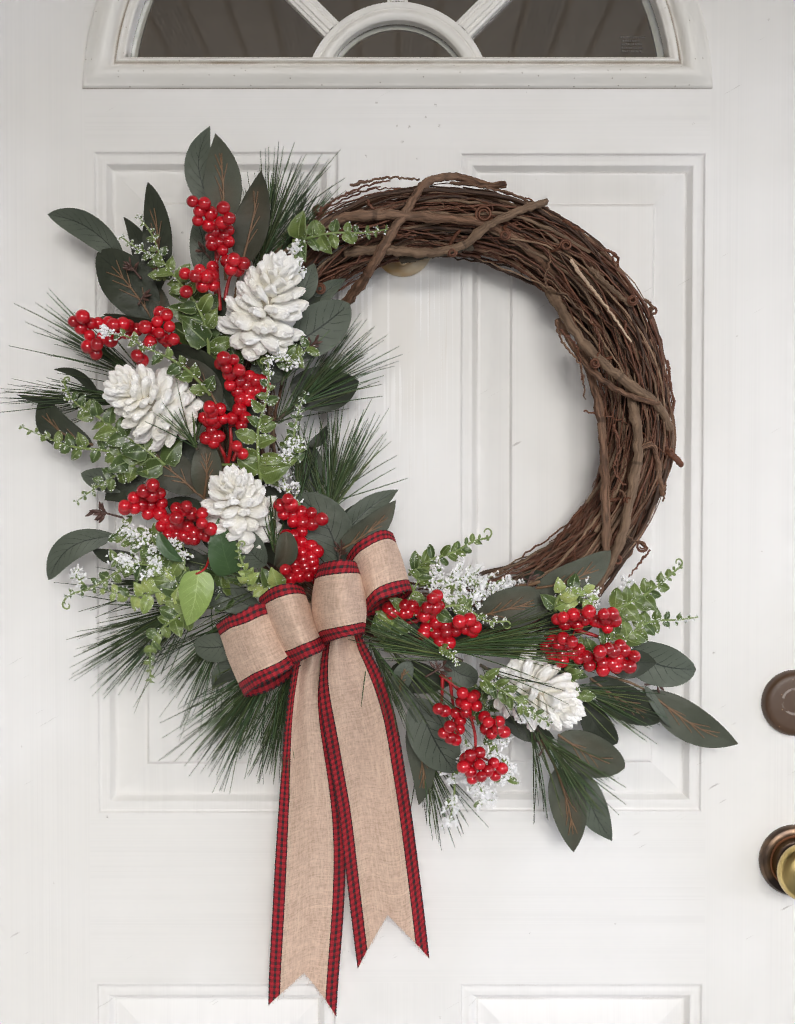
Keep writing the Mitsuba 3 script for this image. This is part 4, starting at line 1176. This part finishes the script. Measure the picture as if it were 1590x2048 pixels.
def scale_mesh(seed):
    r = np.random.default_rng(seed)
    n, m = 13, 9
    t = np.linspace(0, 1, n)
    w = np.where(t < .62, .17 + .33 * (t / .62) ** .8, .50 * np.sqrt(np.clip(1 - ((t - .62) / .38) ** 2.6, 0, 1)))
    w = np.maximum(w, .03)
    s = np.linspace(-1, 1, m)
    th = .062 * np.ones(n) + .055 * t
    y = w[:, None] * s
    zc_ = .06 * np.sin(np.pi * t)[:, None] + .14 * t[:, None] ** 3 - .20 * (s ** 2) * w[:, None] * r.uniform(.2, 1.1)
    lip = np.sqrt(np.clip(1 - s ** 4, .04, 1))[None] * np.where(t > .97, .45, 1)[:, None]
    X = np.broadcast_to(t[:, None] * (1 - .06 * s ** 2 * t[:, None]), y.shape)
    a = np.stack([X, y, zc_ + th[:, None] * lip], -1)
    b = np.stack([X, y, zc_ - th[:, None] * lip], -1)
    # one closed skin: across the top, back along the underside
    g = np.concatenate([a, b[:, ::-1]], 1)
    rings = np.vstack([g, ])
    v, f = loft(rings)
    v = np.vstack([v, g[0].mean(0), g[-1].mean(0)])
    k = 2 * m
    i = np.arange(k)
    e = (n - 1) * k
    f = np.vstack([f, np.stack([np.full(k, len(v) - 2), (i + 1) % k, i], 1), np.stack([np.full(k, len(v) - 1), e + i, e + (i + 1) % k], 1)])
    mesh = trimesh.Trimesh(v, f, process=True)
    mesh = mesh.subdivide()
    trimesh.smoothing.filter_taubin(mesh, iterations=4)
    q = np.array(mesh.vertices)
    nn = np.array(mesh.vertex_normals)
    q = q + nn * ((meshkit.fbm(q * 7 + seed * 5, 3) - .5) * .07 + (meshkit.noise(q * 26 + seed) - .5) * .055 * np.clip(q[:, :1] * 1.4 - .3, 0, 1)[:, 0])[:, None]
    return q, np.array(mesh.faces), None


SCALES = [ply3(scale_mesh(i), 'flock') for i in range(7)]


def cone(label, base, tip, R, n=72, back=.25, seed=0, flare=1.0):
    r = np.random.default_rng(100 + seed)
    k = thing('pine_cone', label, 'pine cone', 'white flocked pine cones')
    b3, t3 = P(*base), P(*tip)
    A = t3 - b3
    L = np.linalg.norm(A); A /= L
    E1 = np.cross(A, [0, -1.0, 0]); E1 /= np.linalg.norm(E1)
    E2 = np.cross(A, E1)
    s = S((base[2] + tip[2]) / 2)
    Rm = R * s
    cl_ = smooth_path([b3, (b3 + t3) / 2, t3 - A * L * .12], 14)
    part(k, 'core', ply3(tube(cl_, Rm * .26 * np.sin(np.linspace(.55, 2.95, 14)), 14), 'cone_core'))
    for i in range(n):
        u = (i + .4) / n
        g = i * 2.39996 + r.normal(0, .10)
        rad = E1 * math.cos(g) + E2 * math.sin(g)
        el = math.radians(-12 + 84 * u ** 1.35 + r.normal(0, 5))
        x = rad * math.cos(el) + A * math.sin(el)
        Lf = Rm * (1.06 - .34 * u) * (1 + .10 * math.sin(math.pi * u)) * r.uniform(.90, 1.10) * flare
        o = b3 + A * L * (.02 + .84 * u) + rad * Rm * .05
        nrm = A * math.cos(el) - rad * math.sin(el)
        nrm = nrm + np.cross(A, rad) * r.normal(0, .16)
        M = aim(o, x, nrm, Lf)
        wd = (.50 - .15 * u) * r.uniform(.88, 1.15)
        M[:3, 1] *= wd
        M[:3, 2] *= .82
        part(k, 'scale', placed(SCALES[int(r.integers(7))], M))
    return k


cone('white pine cone highest on the wreath, tip up and right', (512, 672, .105), (560, 535, .150), 78, 84, seed=1)
cone('creamy white pine cone at the left, tip toward the upper left', (352, 836, .104), (240, 768, .150), 75, 80, seed=2)
cone('white pine cone in the middle left just above the bow', (492, 1062, .100), (460, 962, .165), 73, 76, seed=3)
cone('white pine cone at the lower right among needles', (1030, 1358, .104), (1136, 1420, .138), 73, 76, seed=4)

# ------------------------------------------------------------------ red berries
BM = trimesh.creation.icosphere(subdivisions=3)
bv = np.array(BM.vertices)
bv = bv * (1 - .05 * np.exp(-((bv[:, 2:3] + 1) / .25) ** 2))
BERRY = ply3((bv, np.array(BM.faces), None), 'berry_red')
br_ = np.random.default_rng(3)


def conv(o, pts):
    ox, oy, sc = o
    return [(ox + q[0] / sc, oy + q[1] / sc) + tuple(q[2:]) for q in pts]


def berries(label, frame, pts, stems, d=.150, r=(11.6, 15.0), big=()):
    """pts: berry centres in a crop (frame = origin and scale of that crop), nearest first; stems: lines of pixels with depth."""
    k = thing('berry_sprig', label, 'berry sprig', 'red berry sprigs on the wreath')
    placed_, where = [], []
    for i, (x, y) in enumerate(conv(frame, pts)):
        rp = br_.uniform(*r)
        dep = d - .004 * br_.random()
        s = S(d)
        rad = rp * s
        for (X, Y, DD, RR) in where:
            h2 = (x - X) ** 2 + (y - Y) ** 2
            h2 *= s * s
            need = (.93 * (rad + RR)) ** 2
            if h2 < need:
                dep = min(dep, DD - math.sqrt(need - h2)) if True else dep
        dep = max(dep, d - .030)
        where.append((x, y, dep, rad))
        c = P(x, y, dep)
        M = np.eye(4); M[:3, :3] *= rad
        M[:3, :3] = M[:3, :3] @ trimesh.transformations.random_rotation_matrix(br_.random(3))[:3, :3]
        M[:3, 3] = c
        placed_.append(M)
    for M in placed_:
        part(k, 'berry', placed(BERRY, M))
    lines = [smooth_path([P(a, b, min(c, d - .050)) for a, b, c in st], 22) for st in stems]
    tubes = [tube(l, np.linspace(.0019, .0013, 22), 7) for l in lines]
    allp = np.vstack(lines)
    for M in placed_:
        c = M[:3, 3]
        j = np.argmin(np.linalg.norm(allp - c, axis=1))
        if np.linalg.norm(allp[j] - c) < .05:
            m_ = (allp[j] + c) / 2 + [0, .004, 0]
            tubes.append(tube(smooth_path([allp[j], m_, c], 8), .0009, 5))
    part(k, 'stem', ply3(join(tubes), 'berry_stem'))
    return k


A_ = (0, 200, 1.9875); B_ = (0, 600, 1.9875); C_ = (0, 950, 1.9875); E_ = (700, 1000, 1.9875)
berries('topmost red berry sprig standing in front of the tall leaves', A_,
        [(765, 403), (813, 410), (793, 441), (838, 451), (786, 479), (888, 428), (911, 471), (882, 487), (830, 497), (851, 524), (889, 540), (870, 565), (838, 548), (908, 518), (843, 574), (908, 563), (885, 597),
         (930, 634), (918, 672), (970, 650), (947, 678), (775, 700), (819, 700), (793, 675), (805, 738), (849, 738), (847, 698), (845, 663), (900, 640), (735, 690), (740, 762)],
        [[(440, 620, .10), (436, 560, .122), (432, 500, .130), (424, 440, .132), (395, 405, .135)], [(432, 606, .105), (426, 570, .125), (405, 556, .130)], [(450, 600, .105), (458, 560, .126), (470, 530, .132)], [(434, 520, .128), (448, 470, .132), (454, 420, .134)]], .150)
berries('red berry sprig reaching out to the upper left edge', B_,
        [(328, 66), (292, 85), (321, 111), (362, 93), (390, 92), (451, 98), (488, 96), (432, 90), (510, 102), (577, 107), (545, 117), (625, 86), (673, 106), (661, 60), (632, 132), (690, 156), (636, 50), (607, 114), (648, 150), (597, 168),
         (463, 132), (440, 160), (385, 176), (349, 186), (381, 213), (355, 140), (425, 130), (500, 128), (545, 222), (565, 240), (410, 150), (665, 165)],
        [[(362, 690, .10), (330, 670, .128), (280, 662, .136), (220, 655, .136), (160, 648, .132)], [(335, 672, .126), (318, 655, .132), (316, 640, .134)], [(230, 655, .134), (205, 675, .134), (192, 700, .134)], [(300, 668, .12), (285, 690, .125), (275, 712, .128)]], .150)
C2 = (360, 680, 6.115)
berries('red berry bunch in the middle with bare red stems beside the frosted ivy', C2,
        [(535, 225), (655, 240), (570, 345), (722, 368), (490, 290), (605, 415), (610, 555), (725, 500), (815, 560), (925, 498), (1035, 560), (705, 630), (850, 450), (928, 618), (1000, 490), (860, 630), (845, 735), (740, 725), (820, 690),
         (725, 850), (640, 960), (750, 1045), (690, 1300), (765, 1390), (800, 950)],
        [[(455, 930, .09), (462, 880, .112), (460, 840, .126), (466, 810, .134), (486, 785, .136)], [(478, 790, .134), (470, 760, .134), (455, 735, .134)], [(466, 922, .10), (474, 900, .12), (478, 888, .128)], [(470, 800, .130), (500, 775, .134), (525, 770, .136)]], .150)
berries('red berry bunch left of the frosted middle ivy, below the folded leaves', C2,
        [(358, 820), (385, 868), (492, 842), (390, 960), (525, 962), (435, 1010), (290, 950), (385, 1105), (320, 1200), (425, 1185), (480, 1178), (412, 1262), (350, 985)],
        [[(452, 925, .09), (446, 905, .112), (436, 885, .126), (428, 850, .134), (424, 825, .136)], [(440, 890, .12), (425, 880, .13), (418, 875, .132)]], .150)
D_ = (100, 960, 4.543)
berries('red berry sprig at the lower left beside the brown seed pods', D_,
        [(932, 48), (850, 100), (928, 140), (1000, 120), (760, 160), (676, 235), (765, 255), (830, 225), (918, 230), (1015, 210), (998, 305), (890, 305), (680, 260), (860, 150), (1150, 345), (1050, 365), (1100, 420), (1010, 420), (1175, 405), (1150, 490), (1250, 425), (1310, 480), (1380, 395),
         (1385, 300), (1460, 445), (1240, 240), (1210, 280), (1150, 255), (1290, 305), (1375, 495), (1215, 505), (1260, 535), (1070, 500), (1310, 540), (1420, 510)],
        [[(420, 1045, .10), (390, 1040, .122), (350, 1036, .130), (310, 1015, .134), (270, 1010, .134)], [(330, 1025, .13), (310, 1000, .134), (302, 980, .136)], [(400, 1040, .12), (395, 1025, .13), (402, 1020, .132)]], .150)
berries('red berry sprig hanging in a column just above the bow', (400, 900, 5.3),
        [(932, 520), (965, 585), (850, 590), (882, 685), (988, 690), (1070, 655), (1180, 665), (1293, 732), (1188, 785), (985, 760), (1090, 768), (1080, 862), (990, 910), (915, 910), (1078, 980), (1180, 1020), (1085, 1090), (1182, 1130), (1240, 1075), (1190, 1190), (1090, 1165), (1015, 1040), (940, 995),
         (905, 1268), (1010, 1215), (1025, 1285), (957, 1358), (1130, 1260), (1065, 1340), (1155, 1335), (1215, 1260), (1110, 1225)],
        [[(640, 1180, .10), (615, 1140, .126), (604, 1090, .132), (592, 1050, .134), (580, 1010, .136)], [(600, 1040, .132), (622, 1036, .134), (640, 1038, .136)], [(610, 1130, .126), (595, 1145, .132), (575, 1150, .134)]], .154)
G7 = (700, 1180, 3.975)
berries('red berry sprig right beside the bow with two front bunches', G7,
        [(655, 65), (690, 45), (615, 140), (675, 140), (710, 120), (588, 210), (650, 185), (685, 262), (760, 280), (683, 348), (765, 335), (712, 410), (785, 420), (870, 250), (950, 235), (842, 330), (995, 295), (920, 312), (560, 180), (975, 325),
         (495, 130), (425, 185), (358, 170), (460, 180), (310, 150), (435, 120), (330, 185), (585, 345), (600, 300)],
        [[(770, 1265, .095), (820, 1245, .122), (850, 1240, .130), (880, 1250, .134), (930, 1250, .136)], [(830, 1245, .125), (850, 1225, .132), (862, 1205, .136)], [(800, 1250, .11), (810, 1232, .126), (800, 1225, .13)]], .148)
G6 = (1000, 1080, 3.786)
berries('upper red berry bunch at the far right end', G6,
        [(672, 542), (478, 585), (555, 565), (608, 570), (640, 605), (785, 562), (850, 560), (795, 598), (870, 610), (812, 665), (720, 612), (585, 640), (430, 600), (490, 640), (750, 620), (690, 590), (530, 610)],
        [[(1100, 1262, .10), (1140, 1255, .122), (1180, 1246, .13), (1215, 1235, .134)], [(1150, 1255, .12), (1140, 1240, .13), (1125, 1235, .132)]], .148)
berries('lower red berry bunch at the far right end, over the dark leaf', G6,
        [(545, 770), (478, 745), (440, 795), (468, 860), (510, 840), (400, 760), (350, 805), (555, 860), (600, 828), (470, 915), (390, 870), (598, 900), (655, 885), (678, 950), (758, 845), (820, 820), (860, 840), (908, 800), (940, 840), (1015, 882), (980, 960), (895, 900), (848, 930), (780, 930), (780, 985), (880, 960), (940, 945), (750, 885), (500, 800), (420, 840)],
        [[(1150, 1260, .11), (1180, 1268, .130), (1210, 1280, .134), (1240, 1300, .136)], [(1200, 1275, .13), (1206, 1295, .133), (1210, 1330, .134)], [(1090, 1270, .10), (1110, 1290, .125), (1150, 1305, .132), (1180, 1320, .134)]], .150)
G8 = (860, 1340, 4.676)
berries('red berry sprig hanging below the right needles on thin red stems', G8,
        [(305, 215), (392, 255), (420, 235), (335, 325), (435, 335), (290, 300), (335, 395), (80, 365), (138, 385), (240, 400), (285, 475), (185, 530), (278, 555), (125, 590), (190, 635), (240, 655), (545, 485), (648, 480), (638, 545), (575, 598), (695, 580), (525, 550), (510, 440),
         (375, 800), (462, 775), (310, 905), (380, 955), (465, 885), (478, 998), (540, 945), (595, 870), (672, 922), (610, 990), (395, 1020), (395, 900), (330, 830)],
        [[(880, 1350, .105), (925, 1390, .126), (940, 1430, .130), (950, 1470, .130), (950, 1510, .13)], [(885, 1355, .11), (884, 1390, .126), (882, 1412, .13)], [(900, 1355, .11), (904, 1395, .126), (908, 1420, .13)], [(940, 1432, .13), (958, 1440, .132), (980, 1450, .134)], [(905, 1420, .126), (910, 1450, .13), (900, 1465, .13)]], .144, r=(11.4, 13.4))

# ------------------------------------------------------------------ the burlap bow
bow = thing('ribbon_bow', 'burlap ribbon bow with red and black checked edges and two long tails', 'bow')
TRIM = .165


def surf(top, mid, bot, ns, closed):
    """Points X[t, s] of a ribbon between three lines of pixels with depth."""
    def line(q):
        p = np.array([P(*a) for a in q])
        s = np.linspace(0, 1, len(p))
        if closed:
            p = np.vstack([p, p[:1]]); s = np.linspace(0, 1, len(p))
            return CubicSpline(s, p, bc_type='periodic')(np.linspace(0, 1, 121))
        return CubicSpline(s, p, bc_type='natural')(np.linspace(0, 1, 121))
    a, c = line(top), line(bot)
    m = line(mid) if mid is not None else (a + c) / 2
    s = ns[None, :, None]
    X = a[:, None] * ((1 - s) * (1 - 2 * s)) + m[:, None] * (4 * s * (1 - s)) + c[:, None] * (s * (2 * s - 1))
    # soft dents and creases of a wired ribbon
    q = X * np.array([34.0, 34.0, 22.0])
    X[..., 1] += (meshkit.fbm(q, 3, 5) - .5) * .0075
    X[..., 0] += (meshkit.fbm(q + 40, 2, 6) - .5) * .0040
    X[..., 2] += (meshkit.fbm(q + 80, 2, 7) - .5) * .0030
    return X


def ribbon(key_parent, name, X_of_s, thick=.0007):
    """The woven middle as the part, its two checked edges as sub-parts."""
    main = np.linspace(TRIM, 1 - TRIM, 17)
    mid = X_of_s(np.array([.5]))[:, 0]
    u = np.r_[0, np.cumsum(np.linalg.norm(np.diff(mid, axis=0), axis=1))]
    W = .063

    def mk(ns, v0, th):
        X = X_of_s(ns)
        uu = np.vstack([np.zeros((1, len(ns))), np.cumsum(np.linalg.norm(np.diff(X, axis=0), axis=2), 0)])
        uv = np.stack(np.broadcast_arrays(uu, ((ns - v0) * W)[None]), -1)
        return sheet(X, th, uv)
    k = part(key_parent, name, ply3(mk(main, 0, thick), 'burlap'))
    USED.add(k)
    part(k, 'trim', ply3(mk(np.linspace(-.004, TRIM, 7), 0, thick * 1.5), 'gingham'))
    part(k, 'trim', ply3(mk(np.linspace(1 - TRIM, 1.004, 7), 1 - TRIM, thick * 1.5), 'gingham'))
    return k


def loop(top, mid, bot, wav=.0):
    def X(ns):
        return surf(top, mid, bot, ns, True)
    ribbon(bow, 'loop', X)


# outlines of the four loops: the front run left to right, then back behind through the knot
loop([(433, 1249, .112), (455, 1236, .150), (487, 1221, .165), (530, 1204, .160), (590, 1206, .130), (560, 1206, .100), (500, 1222, .090), (452, 1240, .092)],
     [(457, 1320, .112), (480, 1304, .152), (515, 1289, .168), (556, 1272, .162), (602, 1252, .132), (580, 1270, .098), (525, 1294, .088), (478, 1314, .092)],
     [(488, 1392, .114), (509, 1377, .152), (545, 1356, .168), (588, 1330, .162), (618, 1300, .135), (596, 1338, .100), (556, 1372, .090), (514, 1389, .092)])
loop([(692, 1118, .140), (706, 1093, .166), (734, 1071, .172), (764, 1060, .164), (787, 1067, .140), (776, 1078, .106), (740, 1094, .096), (705, 1116, .106)],
     [(712, 1180, .140), (724, 1150, .170), (750, 1130, .176), (782, 1118, .168), (806, 1122, .142), (795, 1136, .106), (755, 1154, .096), (722, 1182, .106)],
     [(733, 1231, .140), (746, 1211, .170), (766, 1196, .176), (798, 1187, .168), (825, 1182, .144), (806, 1202, .108), (770, 1219, .100), (741, 1233, .108)])
loop([(519, 1196, .140), (540, 1179, .176), (568, 1168, .186), (592, 1168, .176), (606, 1182, .146), (590, 1196, .114), (560, 1200, .106), (530, 1202, .116)],
     [(538, 1260, .142), (558, 1248, .178), (585, 1238, .190), (610, 1230, .180), (626, 1228, .146), (612, 1248, .112), (580, 1260, .104), (550, 1266, .116)],
     [(577, 1334, .142), (598, 1322, .178), (624, 1311, .190), (640, 1304, .178), (650, 1296, .146), (636, 1306, .116), (610, 1326, .108), (586, 1336, .116)])
loop([(637, 1133, .152), (656, 1125, .188), (678, 1121, .198), (698, 1122, .188), (711, 1130, .152), (694, 1138, .122), (672, 1140, .114), (650, 1140, .122)],
     [(624, 1214, .154), (650, 1206, .194), (680, 1202, .206), (708, 1198, .194), (732, 1200, .154), (706, 1212, .120), (676, 1216, .112), (648, 1218, .122)],
     [(648, 1288, .154), (668, 1279, .190), (692, 1271, .200), (714, 1267, .190), (728, 1266, .154), (712, 1274, .124), (690, 1280, .116), (664, 1286, .124)])
kp = smooth_path([P(606, 1220, .12), P(640, 1240, .125), P(690, 1225, .12)], 14)
part(bow, 'knot', ply3(tube(kp, .012 * np.sin(np.linspace(.4, 2.75, 14)) + .004, 14), 'burlap'))


def tail(left, right, notch, depth, ripple, seed):
    n = 110
    y = np.linspace(0, 1, n)
    Lp = CubicSpline(np.linspace(0, 1, len(left)), np.array(left, float))
    Rp = CubicSpline(np.linspace(0, 1, len(right)), np.array(right, float))
    dep = PchipInterpolator(np.linspace(0, 1, len(depth)), depth)

    def X(ns):
        out = np.zeros((n, len(ns), 3))
        for j, s in enumerate(ns):
            sc = float(np.clip(s, 0, 1))
            t = y * (1 - notch * (1 - abs(2 * sc - 1)) ** .92)
            l, r_ = Lp(t), Rp(t)
            px = l + (r_ - l) * s
            d = dep(t) + ripple * (np.exp(-t * 3.2) * np.cos(2 * np.pi * (s * 1.25 + seed)) + .42 * np.sin(2 * np.pi * (s * .6 + t * 1.3 + seed))) + .0016 * np.sin(7 * t + 3 * s + seed)
            out[:, j] = [P(a, b, max(c, .006)) for (a, b), c in zip(px, d)]
        return out
    k = ribbon(bow, 'tail', X)
    # loose threads along the cut end
    E = X(np.linspace(.01, .99, 70))
    th = []
    for j in range(70):
        for _ in range(2):
            dirv = E[-1, j] - E[-6, j]
            dirv = dirv / np.linalg.norm(dirv) + cr.normal(0, .45, 3)
            o = E[-1, j] + cr.normal(0, .0005, 3)
            L = cr.uniform(.0005, .0019) * (2.6 if cr.random() < .05 else 1)
            th.append(tube(np.array([o - dirv * .001, o + dirv * L * .5, o + dirv * L + cr.normal(0, .0007, 3)]), .00016, 3))
    part(k, 'frayed_threads', ply3(join(th), 'burlap'), kind='stuff')


tail([(588, 1325), (577, 1400), (569, 1470), (563, 1545), (556, 1640), (550, 1735), (545, 1830), (540, 1922), (537, 2010)],
     [(668, 1285), (648, 1360), (652, 1440), (668, 1525), (684, 1620), (690, 1720), (687, 1820), (679, 1925), (672, 2033)], .098, [.118, .100, .076, .050, .034, .026, .022], .010, .30)
tail([(650, 1285), (641, 1340), (641, 1400), (651, 1470), (664, 1545), (678, 1625), (689, 1715), (702, 1825), (716, 1937)],
     [(720, 1262), (736, 1300), (758, 1340), (787, 1420), (806, 1520), (820, 1610), (833, 1705), (846, 1810), (858, 1917)], .112, [.132, .118, .096, .070, .052, .042, .036], .012, .62)
